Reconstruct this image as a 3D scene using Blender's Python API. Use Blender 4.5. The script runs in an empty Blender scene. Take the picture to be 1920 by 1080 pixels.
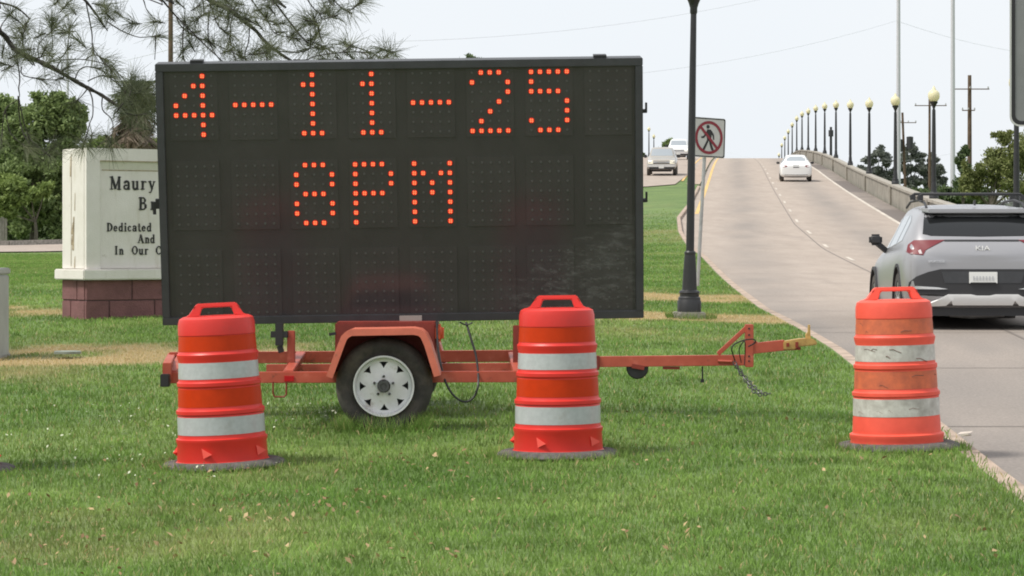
import bpy, bmesh, math, random
import numpy as np
from mathutils import Vector, Matrix, Euler
from mathutils.bvhtree import BVHTree
random.seed(7); RNG = np.random.default_rng(7)
SC = bpy.context.scene; COL = SC.collection
R_ = math.radians
EYE = 1.34; F = 5000.0; HZ = 460.0

# ------------------------------------------------------------------ camera, sky, sun, exposure
cam = bpy.data.cameras.new('camera'); cam_o = bpy.data.objects.new('camera', cam); COL.objects.link(cam_o)
cam_o.location = (0, 0, EYE); cam_o.rotation_euler = (R_(90), 0, 0)
cam.sensor_width = 36; cam.lens = F / 1920 * 36; cam.shift_y = -80 / 1920
cam.clip_start = 0.5; cam.clip_end = 6000
SC.camera = cam_o
SUN_EL, SUN_AZ = 56, -108          # degrees; azimuth clockwise from +Y
w = bpy.data.worlds.new('World'); SC.world = w; w.use_nodes = True
nt = w.node_tree; nt.nodes.clear()
sky = nt.nodes.new('ShaderNodeTexSky'); sky.sky_type = 'NISHITA'; sky.sun_disc = False
sky.sun_elevation = R_(SUN_EL); sky.sun_rotation = R_(SUN_AZ)
sky.air_density = 1.2; sky.dust_density = 4.0; sky.ozone_density = 1.0
tc = nt.nodes.new('ShaderNodeTexCoord'); nz = nt.nodes.new('ShaderNodeTexNoise')
nz.inputs['Scale'].default_value = 2.2; nz.inputs['Detail'].default_value = 5
nt.links.new(tc.outputs['Generated'], nz.inputs['Vector'])
cr = nt.nodes.new('ShaderNodeValToRGB')
cr.color_ramp.elements[0].position = .3; cr.color_ramp.elements[0].color = (7.9, 8.4, 8.95, 1)
cr.color_ramp.elements[1].position = .62; cr.color_ramp.elements[1].color = (8.75, 8.9, 9.05, 1)
nt.links.new(nz.outputs['Fac'], cr.inputs['Fac'])
mx = nt.nodes.new('ShaderNodeMix'); mx.data_type = 'RGBA'; mx.inputs['Factor'].default_value = .9
nt.links.new(sky.outputs['Color'], mx.inputs['A']); nt.links.new(cr.outputs['Color'], mx.inputs['B'])
bg = nt.nodes.new('ShaderNodeBackground'); bg.inputs['Strength'].default_value = .1
wo = nt.nodes.new('ShaderNodeOutputWorld')
nt.links.new(mx.outputs['Result'], bg.inputs['Color']); nt.links.new(bg.outputs['Background'], wo.inputs['Surface'])
sl = bpy.data.lights.new('sun', 'SUN'); so = bpy.data.objects.new('sun', sl); COL.objects.link(so)
sl.energy = 3.2; sl.angle = R_(11); sl.color = (1, .96, .88)
az, el = R_(SUN_AZ), R_(SUN_EL)
sd = Vector((math.sin(az) * math.cos(el), math.cos(az) * math.cos(el), math.sin(el)))
so.rotation_euler = sd.to_track_quat('Z', 'Y').to_euler(); so.location = (0, 0, 50)
SC.view_settings.view_transform = 'Standard'; SC.view_settings.look = 'None'
SC.view_settings.exposure = 0.22; SC.view_settings.gamma = 1
SC.render.engine = 'CYCLES'; SC.cycles.max_bounces = 6; SC.cycles.transparent_max_bounces = 8
SC.cycles.filter_width = 1.9; SC.cycles.caustics_reflective = False; SC.cycles.caustics_refractive = False

# ------------------------------------------------------------------ helpers
def P(px, py, d):
    return Vector(((px - 960) / F * d, d, EYE + (HZ - py) / F * d))
def smooth(t):
    t = np.clip(t, 0, 1); return t * t * (3 - 2 * t)
_perm = RNG.random((256, 256))
def vnoise(x, y):
    x = np.asarray(x, float); y = np.asarray(y, float)
    xi = np.floor(x).astype(int); yi = np.floor(y).astype(int); fx = smooth(x - xi); fy = smooth(y - yi)
    a = _perm[xi % 256, yi % 256]; b = _perm[(xi + 1) % 256, yi % 256]
    c = _perm[xi % 256, (yi + 1) % 256]; d = _perm[(xi + 1) % 256, (yi + 1) % 256]
    return (a * (1 - fx) + b * fx) * (1 - fy) + (c * (1 - fx) + d * fx) * fy
def fbm(x, y, o=3):
    s = 0; t = 0; amp = 1
    for k in range(o):
        s = s + amp * vnoise(x * 2 ** k + 17 * k, y * 2 ** k + 31 * k); t += amp; amp *= .55
    return s / t

def mat(name, col, rough=.6, metal=0., spec=.5, var=.0, vscale=6., var2=None, bump=0., bscale=60., coat=0., attr=None, emis=None, es=1., coords='Object', detail=4):
    m = bpy.data.materials.new(name); m.use_nodes = True; n = m.node_tree.nodes; l = m.node_tree.links
    b = n['Principled BSDF']
    b.inputs['Base Color'].default_value = (*col, 1); b.inputs['Roughness'].default_value = rough
    b.inputs['Metallic'].default_value = metal; b.inputs['Specular IOR Level'].default_value = spec
    b.inputs['Coat Weight'].default_value = coat; b.inputs['Coat Roughness'].default_value = .06
    t = n.new('ShaderNodeTexCoord')
    src = None
    if attr:
        a = n.new('ShaderNodeAttribute'); a.attribute_name = attr; src = a.outputs['Fac']
    elif var or var2:
        z = n.new('ShaderNodeTexNoise'); z.inputs['Scale'].default_value = vscale; z.inputs['Detail'].default_value = detail
        z.inputs['Roughness'].default_value = .65
        l.new(t.outputs[coords], z.inputs['Vector']); src = z.outputs['Fac']
    if src:
        r = n.new('ShaderNodeValToRGB'); e = r.color_ramp.elements
        lo = var2 if var2 else tuple(c * (1 - var) for c in col)
        e[0].color = (*lo, 1); e[1].color = (*(tuple(min(1, c * (1 + var)) for c in col)), 1)
        if not attr: e[0].position = .33; e[1].position = .67
        l.new(src, r.inputs['Fac']); l.new(r.outputs['Color'], b.inputs['Base Color'])
    if bump:
        z2 = n.new('ShaderNodeTexNoise'); z2.inputs['Scale'].default_value = bscale; z2.inputs['Detail'].default_value = 3
        l.new(t.outputs[coords], z2.inputs['Vector'])
        bp = n.new('ShaderNodeBump'); bp.inputs['Strength'].default_value = bump; bp.inputs['Distance'].default_value = .02
        l.new(z2.outputs['Fac'], bp.inputs['Height']); l.new(bp.outputs['Normal'], b.inputs['Normal'])
    if emis:
        b.inputs['Emission Color'].default_value = (*emis, 1); b.inputs['Emission Strength'].default_value = es
    return m

def specks(m, col, scale, lo, hi, amt=1., stretch=None):
    n = m.node_tree.nodes; l = m.node_tree.links; b = n['Principled BSDF']; t = n.new('ShaderNodeTexCoord'); z = n.new('ShaderNodeTexNoise')
    z.inputs['Scale'].default_value = scale; z.inputs['Detail'].default_value = 6; z.inputs['Roughness'].default_value = .7
    if stretch:
        mp = n.new('ShaderNodeMapping'); mp.inputs['Scale'].default_value = stretch; l.new(t.outputs['Object'], mp.inputs['Vector']); l.new(mp.outputs['Vector'], z.inputs['Vector'])
    else: l.new(t.outputs['Object'], z.inputs['Vector'])
    r = n.new('ShaderNodeMapRange'); r.inputs['From Min'].default_value = lo; r.inputs['From Max'].default_value = hi; r.inputs['To Max'].default_value = amt
    l.new(z.outputs['Fac'], r.inputs['Value']); x = n.new('ShaderNodeMix'); x.data_type = 'RGBA'; x.inputs['B'].default_value = (*col, 1)
    i = b.inputs['Base Color']
    if i.links: l.new(i.links[0].from_socket, x.inputs['A'])
    else: x.inputs['A'].default_value = i.default_value
    l.new(r.outputs['Result'], x.inputs['Factor']); l.new(x.outputs['Result'], i)
class MB:
    def __init__(s): s.v = []; s.f = []; s.mi = []; s.cur = 0
    def add(s, vs, fs):
        o = len(s.v); s.v += [tuple(v) for v in vs]
        for f in fs: s.f.append(tuple(i + o for i in f)); s.mi.append(s.cur)
        return s
    def box(s, c, d, rot=None):
        c = Vector(c); x, y, z = d[0] / 2, d[1] / 2, d[2] / 2
        vs = [Vector((a * x, b * y, e * z)) for e in (-1, 1) for b in (-1, 1) for a in (-1, 1)]
        if rot is not None: vs = [rot @ v for v in vs]
        return s.add([v + c for v in vs], [(0, 2, 3, 1), (4, 5, 7, 6), (0, 1, 5, 4), (2, 6, 7, 3), (0, 4, 6, 2), (1, 3, 7, 5)])
    def span(s, a, b): # axis aligned box from min to max
        a = Vector(a); b = Vector(b); return s.box((a + b) / 2, [abs(b[i] - a[i]) for i in range(3)])
    def beam(s, p0, p1, w_, h, up=(0, 0, 1)):
        p0 = Vector(p0); p1 = Vector(p1); d = p1 - p0; L = d.length; x = d.normalized(); u = Vector(up)
        y = u.cross(x)
        if y.length < 1e-4: y = Vector((0, 1, 0)).cross(x)
        y.normalize(); z = x.cross(y)
        r = Matrix((x, y, z)).transposed()
        return s.box((p0 + p1) / 2, (L, w_, h), r)
    def tube(s, pts, r, n=8, cap=True):
        pts = [Vector(p) for p in pts]; N = len(pts)
        rr = r if isinstance(r, (list, tuple)) else [r] * N
        prev = None; vs = []; fs = []
        for i, p in enumerate(pts):
            t = (pts[min(i + 1, N - 1)] - pts[max(i - 1, 0)]).normalized()
            if prev is None:
                a = Vector((0, 0, 1)) if abs(t.z) < .9 else Vector((1, 0, 0))
                u = t.cross(a).normalized()
            else:
                u = (prev - t * prev.dot(t)).normalized()
            prev = u; v = t.cross(u)
            for k in range(n):
                an = 2 * math.pi * k / n; vs.append(p + (u * math.cos(an) + v * math.sin(an)) * rr[i])
        for i in range(N - 1):
            for k in range(n):
                a = i * n + k; b = i * n + (k + 1) % n; fs.append((a, b, b + n, a + n))
        if cap: fs.append(tuple(range(n - 1, -1, -1))); fs.append(tuple((N - 1) * n + k for k in range(n)))
        return s.add(vs, fs)
    def lathe(s, prof, n=32, c=(0, 0, 0), M=None, closed=False):
        vs = []; fs = []; c = Vector(c)
        for r, z in prof:
            for k in range(n):
                an = 2 * math.pi * k / n; v = Vector((r * math.cos(an), r * math.sin(an), z))
                if M is not None: v = M @ v
                vs.append(v + c)
        N = len(prof)
        for i in range(N - 1 + (1 if closed else 0)):
            for k in range(n):
                a = i * n + k; b = i * n + (k + 1) % n; i2 = ((i + 1) % N) * n
                fs.append((a, b, i2 + (k + 1) % n, i2 + k))
        if not closed:
            if prof[0][0] > 1e-4: fs.append(tuple(range(n - 1, -1, -1)))
            if prof[-1][0] > 1e-4: fs.append(tuple((N - 1) * n + k for k in range(n)))
        return s.add(vs, fs)
    def prism(s, poly, off, M=None):
        """poly: list of 3D points (planar), off: extrusion vector"""
        poly = [Vector(p) for p in poly]; off = Vector(off); n = len(poly)
        vs = poly + [p + off for p in poly]
        if M is not None: vs = [M @ v for v in vs]
        fs = [tuple(range(n)), tuple(range(2 * n - 1, n - 1, -1))] + [(i, i + n, (i + 1) % n + n, (i + 1) % n) for i in range(n)]
        return s.add(vs, fs)
    def quad(s, a, b, c, d): return s.add([a, b, c, d], [(0, 1, 2, 3)])
    def build(s, name, m, parent=None, bevel=0., seg=2, smooth_=True, ang=38, world=False):
        me = bpy.data.meshes.new(name)
        vs = s.v
        off = Vector((0, 0, 0))
        if world and parent is not None:
            p = parent
            while p is not None: off += p.location; p = p.parent
            vs = [(v[0] - off.x, v[1] - off.y, v[2] - off.z) for v in vs]
        me.from_pydata(vs, [], s.f)
        ms = m if isinstance(m, (list, tuple)) else [m]
        for mm in ms: me.materials.append(mm)
        if len(ms) > 1: me.polygons.foreach_set('material_index', s.mi)
        bm = bmesh.new(); bm.from_mesh(me); bmesh.ops.recalc_face_normals(bm, faces=bm.faces)
        if bevel:
            es = [e for e in bm.edges if len(e.link_faces) == 2 and e.calc_face_angle(0) > R_(35)]
            bmesh.ops.bevel(bm, geom=es, offset=bevel, segments=seg, affect='EDGES', clamp_overlap=True)
        bm.to_mesh(me); bm.free()
        if smooth_:
            me.shade_smooth(); me.set_sharp_from_angle(angle=R_(ang))
        o = bpy.data.objects.new(name, me); COL.objects.link(o)
        if parent is not None: o.parent = parent
        return o
def tag(o, label=None, cat=None, group=None, kind=None):
    if label: o['label'] = label
    if cat: o['category'] = cat
    if group: o['group'] = group
    if kind: o['kind'] = kind
    return o
def thing(name, label, cat, loc=(0, 0, 0), rot=(0, 0, 0), group=None):
    o = bpy.data.objects.new(name, None); COL.objects.link(o); o.location = loc; o.rotation_euler = rot
    o.empty_display_size = .2
    return tag(o, label, cat, group)
def copy_tree(o, parent=None):
    c = o.copy(); COL.objects.link(c); c.parent = parent
    for ch in list(o.children): copy_tree(ch, c)
    return c
def np_mesh(name, V, loops, nper, m, attrs=None, parent=None):
    """V (N,3); faces consecutive of nper verts"""
    me = bpy.data.meshes.new(name); me.vertices.add(len(V)); me.vertices.foreach_set('co', np.asarray(V, np.float32).ravel())
    nf = len(loops) // nper; me.loops.add(len(loops)); me.loops.foreach_set('vertex_index', np.asarray(loops, np.int32))
    me.polygons.add(nf); me.polygons.foreach_set('loop_start', np.arange(nf, dtype=np.int32) * nper)
    me.polygons.foreach_set('loop_total', np.full(nf, nper, np.int32))
    for k, a in (attrs or {}).items():
        at = me.attributes.new(k, 'FLOAT', 'POINT'); at.data.foreach_set('value', np.asarray(a, np.float32))
    me.materials.append(m); me.update(calc_edges=True); me.validate()
    o = bpy.data.objects.new(name, me); COL.objects.link(o); o.parent = parent
    return o

# ------------------------------------------------------------------ terrain functions
Rd = np.array([0, 8, 15, 19, 24, 28, 33, 45, 55, 66, 78, 102, 126, 150, 174, 198, 222, 246, 270, 294, 318, 342, 366, 390, 414, 500, 620, 900, 1600.])
Rz = np.array([-.25, -.2, -.06, .0, .12, .22, .33, .52, .72, .96, 1.24, 2.2, 3.3, 4.44, 5.64, 6.9, 8.05, 9.1, 10.05, 10.95, 11.6, 11.95, 12.1, 12.2, 12.05, 9.5, 5, 1.6, 1.6])
Ld = np.array([0, 8, 11, 15, 16.7, 18, 20, 25, 32, 41, 60, 80, 111, 125, 135, 300, 1600.])
Lz = np.array([-.1, -.09, -.05, -.03, .02, .09, .17, .33, .53, .74, .86, .92, 1.0, 1.25, 1.48, 1.6, 1.6])
Xd = np.array([0, 8, 15.6, 19, 27, 36, 50, 66, 80, 90, 105, 125, 142.])
Xx = np.array([2.4, 2.6, 2.9, 3.08, 3.36, 3.47, 4.05, 4.8, 5.3, 5.72, 6.6, 8.4, 9.8])
def Rf(d): return np.interp(d, Rd, Rz)
def Lf(d): return np.interp(d, Ld, Lz)
def XL(d): return 7.6 + .0825 * np.asarray(d, float)
def xl(d):
    d = np.asarray(d, float); return np.where(d < 142, np.interp(d, Xd, Xx), XL(d) - 9.5)
def Hg(x, d):
    """ground surface left of the right carriageway's kerb, and beyond the far parapet"""
    x = np.asarray(x, float); d = np.asarray(d, float)
    left = Lf(d) + .015 * np.clip(x, -8, 4) * smooth((45 - d) / 20)
    road = Rf(d) + np.interp(d, [15, 30, 60, 150], [.05, .11, .11, .1])
    e1 = xl(d) - np.interp(d, [0, 60, 140, 180], [0, 0, 0, 11]); e0 = e1 - np.interp(d, [0, 30, 60, 140], [2.5, 4, 8, 24])
    wl = smooth((x - e0) / (e1 - e0))
    wr = 1 - smooth((x - XL(d) - .45) / 5)
    return left + (road - left) * wl * wr
def H(x, d): return float(Hg(x, d))
def dry(x, d):
    x = np.asarray(x, float); d = np.asarray(d, float)
    n = fbm(x * 1.7, d * .9)
    def band(d0, d1, x0, x1):
        return smooth((d - d0) / .6) * smooth((d1 - d) / .8) * smooth((x - x0) / .8) * smooth((x1 - x) / .6)
    b = band(24.0, 27.4, -9, -1.7) * 2.4 + band(32.2, 35.0, -9, -4.9) * 1.8 + band(31.2, 34.0, .3, 3.7) * 2.0 + band(37.5, 41.5, .5, 3.9) * 1.6 + band(80, 92, 2, 9) * .3
    b = b + band(22, 24.5, -6, -3.6) * .5 + band(11.6, 14.6, -4, -.8) * .22 + band(27, 30, .5, 3.2) * .25
    g = smooth((fbm(x * .8 + 9, d * .35 + 3) - .55) / .3) * .3
    return np.clip(b * np.clip((n - .28) * 2.6, .05, 1.2) + g * .45, 0, 1)

# ------------------------------------------------------------------ materials
def grass_mat(name, blade):
    m = bpy.data.materials.new(name); m.use_nodes = True; n = m.node_tree.nodes; l = m.node_tree.links; b = n['Principled BSDF']
    b.inputs['Roughness'].default_value = .65; b.inputs['Specular IOR Level'].default_value = .25
    t = n.new('ShaderNodeTexCoord'); z = n.new('ShaderNodeTexNoise'); z.inputs['Scale'].default_value = .55; z.inputs['Detail'].default_value = 5
    l.new(t.outputs['Object'], z.inputs['Vector'])
    r = n.new('ShaderNodeValToRGB'); e = r.color_ramp.elements
    e[0].position = .35; e[1].position = .66
    if blade:
        e[0].color = (.142, .252, .052, 1); e[1].color = (.238, .348, .092, 1)
    else:
        e[0].color = (.088, .150, .036, 1); e[1].color = (.145, .212, .056, 1)
    l.new(z.outputs['Fac'], r.inputs['Fac'])
    z2 = n.new('ShaderNodeTexNoise'); z2.inputs['Scale'].default_value = 9 if not blade else 2.5; z2.inputs['Detail'].default_value = 6
    l.new(t.outputs['Object'], z2.inputs['Vector'])
    hv = n.new('ShaderNodeHueSaturation'); mp = n.new('ShaderNodeMapRange')
    mp.inputs['From Min'].default_value = .3; mp.inputs['From Max'].default_value = .7; mp.inputs['To Min'].default_value = .7; mp.inputs['To Max'].default_value = 1.3
    l.new(z2.outputs['Fac'], mp.inputs['Value']); l.new(mp.outputs['Result'], hv.inputs['Value']); l.new(r.outputs['Color'], hv.inputs['Color'])
    last = hv.outputs['Color']
    if blade:
        a = n.new('ShaderNodeAttribute'); a.attribute_name = 'rnd'
        h2 = n.new('ShaderNodeHueSaturation'); m2 = n.new('ShaderNodeMapRange'); m2.inputs['To Min'].default_value = .7; m2.inputs['To Max'].default_value = 1.32
        l.new(a.outputs['Fac'], m2.inputs['Value']); l.new(m2.outputs['Result'], h2.inputs['Value']); l.new(last, h2.inputs['Color'])
        last = h2.outputs['Color']
    a = n.new('ShaderNodeAttribute'); a.attribute_name = 'dry'
    mm = n.new('ShaderNodeMix'); mm.data_type = 'RGBA'; mm.inputs['B'].default_value = (.62, .48, .26, 1) if blade else (.36, .27, .13, 1)
    l.new(a.outputs['Fac'], mm.inputs['Factor']); l.new(last, mm.inputs['A']); l.new(mm.outputs['Result'], b.inputs['Base Color'])
    if blade:
        tr = n.new('ShaderNodeBsdfTranslucent'); l.new(mm.outputs['Result'], tr.inputs['Color'])
        ms = n.new('ShaderNodeMixShader'); ms.inputs['Fac'].default_value = .35
        l.new(b.outputs['BSDF'], ms.inputs[1]); l.new(tr.outputs['BSDF'], ms.inputs[2]); l.new(ms.outputs['Shader'], n['Material Output'].inputs['Surface'])
    else:
        bp = n.new('ShaderNodeBump'); bp.inputs['Strength'].default_value = .8; bp.inputs['Distance'].default_value = .05
        z3 = n.new('ShaderNodeTexNoise'); z3.inputs['Scale'].default_value = 25; l.new(t.outputs['Object'], z3.inputs['Vector'])
        l.new(z3.outputs['Fac'], bp.inputs['Height']); l.new(bp.outputs['Normal'], b.inputs['Normal'])
    return m
def leaf_mat(name, dark, light, tr_=.3):
    m = mat(name, light, .6, spec=.3, var2=dark, attr='rnd'); n = m.node_tree.nodes; l = m.node_tree.links; b = n['Principled BSDF']
    src = b.inputs['Base Color'].links[0].from_socket
    tr = n.new('ShaderNodeBsdfTranslucent'); l.new(src, tr.inputs['Color'])
    ms = n.new('ShaderNodeMixShader'); ms.inputs['Fac'].default_value = tr_
    l.new(b.outputs['BSDF'], ms.inputs[1]); l.new(tr.outputs['BSDF'], ms.inputs[2]); l.new(ms.outputs['Shader'], n['Material Output'].inputs['Surface'])
    return m
def road_mat(name, c0, c1, c2):
    m = bpy.data.materials.new(name); m.use_nodes = True; n = m.node_tree.nodes; l = m.node_tree.links; b = n['Principled BSDF']
    b.inputs['Roughness'].default_value = .85; b.inputs['Specular IOR Level'].default_value = .3
    a = n.new('ShaderNodeAttribute'); a.attribute_name = 'wear'
    t = n.new('ShaderNodeTexCoord'); mpg = n.new('ShaderNodeMapping'); mpg.inputs['Scale'].default_value = (1, .18, 1)
    l.new(t.outputs['Object'], mpg.inputs['Vector'])
    z = n.new('ShaderNodeTexNoise'); z.inputs['Scale'].default_value = 1.6; z.inputs['Detail'].default_value = 7; z.inputs['Roughness'].default_value = .7
    l.new(mpg.outputs['Vector'], z.inputs['Vector'])
    r = n.new('ShaderNodeValToRGB'); e = r.color_ramp.elements; e[0].position = .3; e[1].position = .7
    e[0].color = (*c0, 1); e[1].color = (*c1, 1); l.new(z.outputs['Fac'], r.inputs['Fac'])
    mm = n.new('ShaderNodeMix'); mm.data_type = 'RGBA'; mm.inputs['B'].default_value = (*c2, 1)
    l.new(a.outputs['Fac'], mm.inputs['Factor']); l.new(r.outputs['Color'], mm.inputs['A'])
    z2 = n.new('ShaderNodeTexNoise'); z2.inputs['Scale'].default_value = 45; z2.inputs['Detail'].default_value = 4
    l.new(t.outputs['Object'], z2.inputs['Vector'])
    hv = n.new('ShaderNodeHueSaturation'); mp = n.new('ShaderNodeMapRange')
    mp.inputs['From Min'].default_value = .3; mp.inputs['From Max'].default_value = .7; mp.inputs['To Min'].default_value = .82; mp.inputs['To Max'].default_value = 1.18
    l.new(z2.outputs['Fac'], mp.inputs['Value']); l.new(mp.outputs['Result'], hv.inputs['Value']); l.new(mm.outputs['Result'], hv.inputs['Color'])
    l.new(hv.outputs['Color'], b.inputs['Base Color'])
    bp = n.new('ShaderNodeBump'); bp.inputs['Strength'].default_value = .35; bp.inputs['Distance'].default_value = .01
    l.new(z2.outputs['Fac'], bp.inputs['Height']); l.new(bp.outputs['Normal'], b.inputs['Normal'])
    return m
M = {}
M['ground'] = grass_mat('lawn_ground', False); M['blade'] = grass_mat('lawn_blades', True)
M['road'] = road_mat('concrete_road', (.315, .262, .222), (.395, .332, .284), (.21, .188, .172))
M['shoulder'] = road_mat('shoulder_asphalt', (.17, .145, .13), (.28, .24, .21), (.14, .12, .11))
M['kerb'] = mat('kerb_concrete', (.37, .285, .225), .9, var=.3, vscale=3, bump=.4)
M['joint'] = mat('joint_tar', (.17, .145, .13), .8)
M['white_line'] = mat('white_road_paint', (.52, .47, .41), .85, var=.3, vscale=2)
M['yellow_line'] = mat('yellow_road_paint', (.60, .40, .15), .8, var=.2, vscale=2)
M['parapet'] = mat('weathered_parapet_concrete', (.34, .31, .26), .9, var2=(.19, .175, .15), vscale=1.1, bump=.4, bscale=12, detail=7)
M['coping'] = mat('parapet_coping', (.37, .34, .29), .9, var2=(.24, .22, .19), vscale=1.5)
M['conc'] = mat('grey_concrete', (.30, .28, .25), .9, var=.35, vscale=9, bump=.5)
M['orange'] = mat('drum_orange_plastic', (.64, .028, .020), .42, var=.07, vscale=3, spec=.45)
M['orange_refl'] = mat('orange_reflective_sheeting', (.50, .034, .001), .45, spec=.2, var=.05, vscale=20)
M['white_refl'] = mat('white_reflective_sheeting', (.42, .44, .45), .3, var=.07, vscale=30)
M['old_orange'] = mat('faded_drum_plastic', (.83, .10, .06), .55, var2=(.70, .075, .045), vscale=5)
M['old_refl'] = mat('faded_orange_sheeting', (.66, .15, .06), .6, var2=(.42, .10, .05), vscale=12, detail=8)
M['old_white'] = mat('scuffed_white_sheeting', (.58, .57, .53), .6, var2=(.36, .34, .31), vscale=14, detail=8)
M['lug'] = mat('moulded_orange_lug', (.86, .10, .075), .5)
M['scuff'] = mat('scuff_mark', (.16, .08, .06), .8)
M['rubber'] = mat('tyre_rubber', (.05, .046, .043), .8, var=.3, vscale=12, bump=.3, bscale=90)
M['base_rubber'] = mat('drum_base_rubber', (.095, .088, .082), .85, var=.4, vscale=14, bump=.4)
M['trailer'] = mat('sunfaded_orange_paint', (.50, .105, .062), .5, var2=(.38, .065, .036), vscale=5, detail=7)
M['fender'] = mat('fender_orange_paint', (.60, .155, .098), .5, var=.12, vscale=6)
M['trailer_dark'] = mat('dark_red_cabinet_paint', (.20, .025, .015), .6, var=.25, vscale=5)
M['board_frame'] = mat('charcoal_cabinet_paint', (.045, .047, .052), .5, var=.15, vscale=6)
M['black'] = mat('black_steel', (.018, .018, .02), .55)
M['rim'] = mat('white_wheel_paint', (.78, .79, .80), .45, var=.1, vscale=9)
M['hub'] = mat('greasy_hub_steel', (.10, .10, .10), .4, metal=.6)
M['steel'] = mat('galvanised_steel', (.42, .42, .42), .45, metal=.7, var=.15, vscale=12)
M['coupler'] = mat('yellow_zinc_coupler', (.62, .42, .14), .5, metal=.15, var2=(.40, .24, .08), vscale=18)
M['cable'] = mat('black_cable', (.012, .012, .013), .5)
M['lamp'] = mat('black_cast_iron_paint', (.013, .013, .015), .45, var=.2, vscale=8, spec=.6)
M['globe'] = mat('cream_lamp_globe', (.86, .80, .56), .3)
for _m, _f in ((M['globe'], .35),):
    _n = _m.node_tree.nodes; _t = _n.new('ShaderNodeBsdfTranslucent'); _t.inputs['Color'].default_value = (.9, .86, .68, 1); _x = _n.new('ShaderNodeMixShader'); _x.inputs['Fac'].default_value = _f
    _m.node_tree.links.new(_n['Principled BSDF'].outputs['BSDF'], _x.inputs[1]); _m.node_tree.links.new(_t.outputs['BSDF'], _x.inputs[2]); _m.node_tree.links.new(_x.outputs['Shader'], _n['Material Output'].inputs['Surface'])
M['glass_dark'] = mat('dark_tinted_glass', (.012, .013, .014), .08, spec=.45)
M['glass_side'] = mat('side_glass', (.30, .33, .36), .08, spec=.8)
M['silver'] = mat('silver_metallic_paint', (.36, .355, .37), .30, metal=.5, coat=.35)
M['silver'].node_tree.nodes['Principled BSDF'].inputs['Coat Roughness'].default_value = .2
M['white_car'] = mat('white_car_paint', (.80, .80, .79), .35, coat=.6)
M['champ'] = mat('champagne_car_paint', (.36, .33, .29), .35, metal=.1, coat=.5)
M['clad'] = mat('black_bumper_plastic', (.03, .03, .033), .6)
M['lampred'] = mat('red_tail_lamp', (.15, .008, .016), .5)
M['lampclear'] = mat('clear_lamp_lens', (.42, .36, .37), .5)
M['headlight'] = mat('headlight_lens', (.85, .83, .7), .15, emis=(1, .9, .6), es=.55)
M['chrome'] = mat('satin_trim', (.72, .72, .73), .25, metal=.6)
M['skid'] = mat('silver_skid_trim', (.80, .80, .80), .4, metal=.0)
M['plate'] = mat('licence_plate', (.70, .70, .68), .4)
M['sign_white'] = mat('sign_white', (.52, .52, .50), .5, var=.05)
M['sign_grey'] = mat('shaded_white_sign_face', (.21, .215, .215), .5, var=.12, vscale=4)  # white sign face; its shade is mixed into this grey
M['sign_red'] = mat('sign_red', (.23, .015, .03), .5)
M['sign_black'] = mat('sign_black', (.015, .015, .016), .5)
M['stucco'] = mat('cream_stucco', (.735, .70, .665), .85, var2=(.65, .62, .57), vscale=2.2, bump=.25, bscale=80, detail=8)
M['stain'] = mat('weather_stain_and_shade_line', (.36, .29, .20), .9, var=.3, vscale=20)  # weather stains, and the painted shade strips under the border
M['brick'] = mat('maroon_block', (.19, .085, .085), .85, var=.22, vscale=3, bump=.5)
M['mortar'] = mat('dark_mortar', (.085, .05, .05), .9)
M['letter'] = mat('black_letter', (.012, .012, .012), .5)
M['bark'] = mat('pine_bark', (.040, .034, .030), .9, var=.4, vscale=12, bump=.8, bscale=30)
M['bark2'] = mat('grey_bark', (.11, .095, .075), .9, var=.3, vscale=6)
M['wood'] = mat('weathered_pole_wood', (.115, .075, .05), .85, var=.3, vscale=4)
M['wood2'] = mat('grey_fence_wood', (.24, .22, .20), .9, var=.3, vscale=4)
M['pole'] = mat('pale_steel_pole', (.52, .52, .55), .45, var=.05)
M['wire'] = mat('power_line_wire', (.5, .53, .57), .6)
M['needle'] = leaf_mat('pine_needles', (.05, .062, .038), (.15, .165, .09), .2)
M['leafA'] = leaf_mat('broad_leaves', (.10, .15, .055), (.29, .37, .14))
M['leafB'] = leaf_mat('dark_leaves', (.06, .09, .04), (.165, .22, .095))
M['leafC'] = leaf_mat('light_leaves', (.10, .15, .04), (.27, .35, .10))
M['leafD'] = leaf_mat('hazed_distant_leaves', (.12, .135, .12), (.23, .25, .21))  # pale grey of distance haze is put into the leaf colours
M['leafE'] = leaf_mat('willow_leaves', (.12, .15, .05), (.32, .34, .13))
M['palm'] = leaf_mat('palm_fronds', (.05, .07, .03), (.14, .17, .07))
M['palmdead'] = leaf_mat('dead_palm_fronds', (.13, .10, .08), (.36, .28, .22))
M['litter'] = leaf_mat('dead_leaves', (.20, .11, .055), (.50, .36, .19), .1)
M['clover'] = mat('clover_white', (.52, .55, .40), .7)
M['box'] = mat('grey_cabinet_paint', (.36, .36, .34), .5, var=.12, vscale=3)
M['lid'] = mat('valve_cover', (.22, .25, .21), .7, var=.2)
M['unlit'] = mat('unlit_led', (.072, .073, .069), .6)
M['cell'] = mat('display_module', (.046, .047, .043), .22, spec=.5, var=.08, vscale=12)
M['led_edge'] = mat('led_glow_rim', (.25, .01, .005), .5, emis=(.62, .008, .003), es=.5)
M['led'] = mat('lit_red_led', (.8, .1, .05), .5, emis=(1, .20, .07), es=1.15)
M['amber'] = mat('amber_marker', (.55, .08, .02), .3)
M['reflector'] = mat('red_reflector', (.45, .01, .015), .25)

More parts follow.
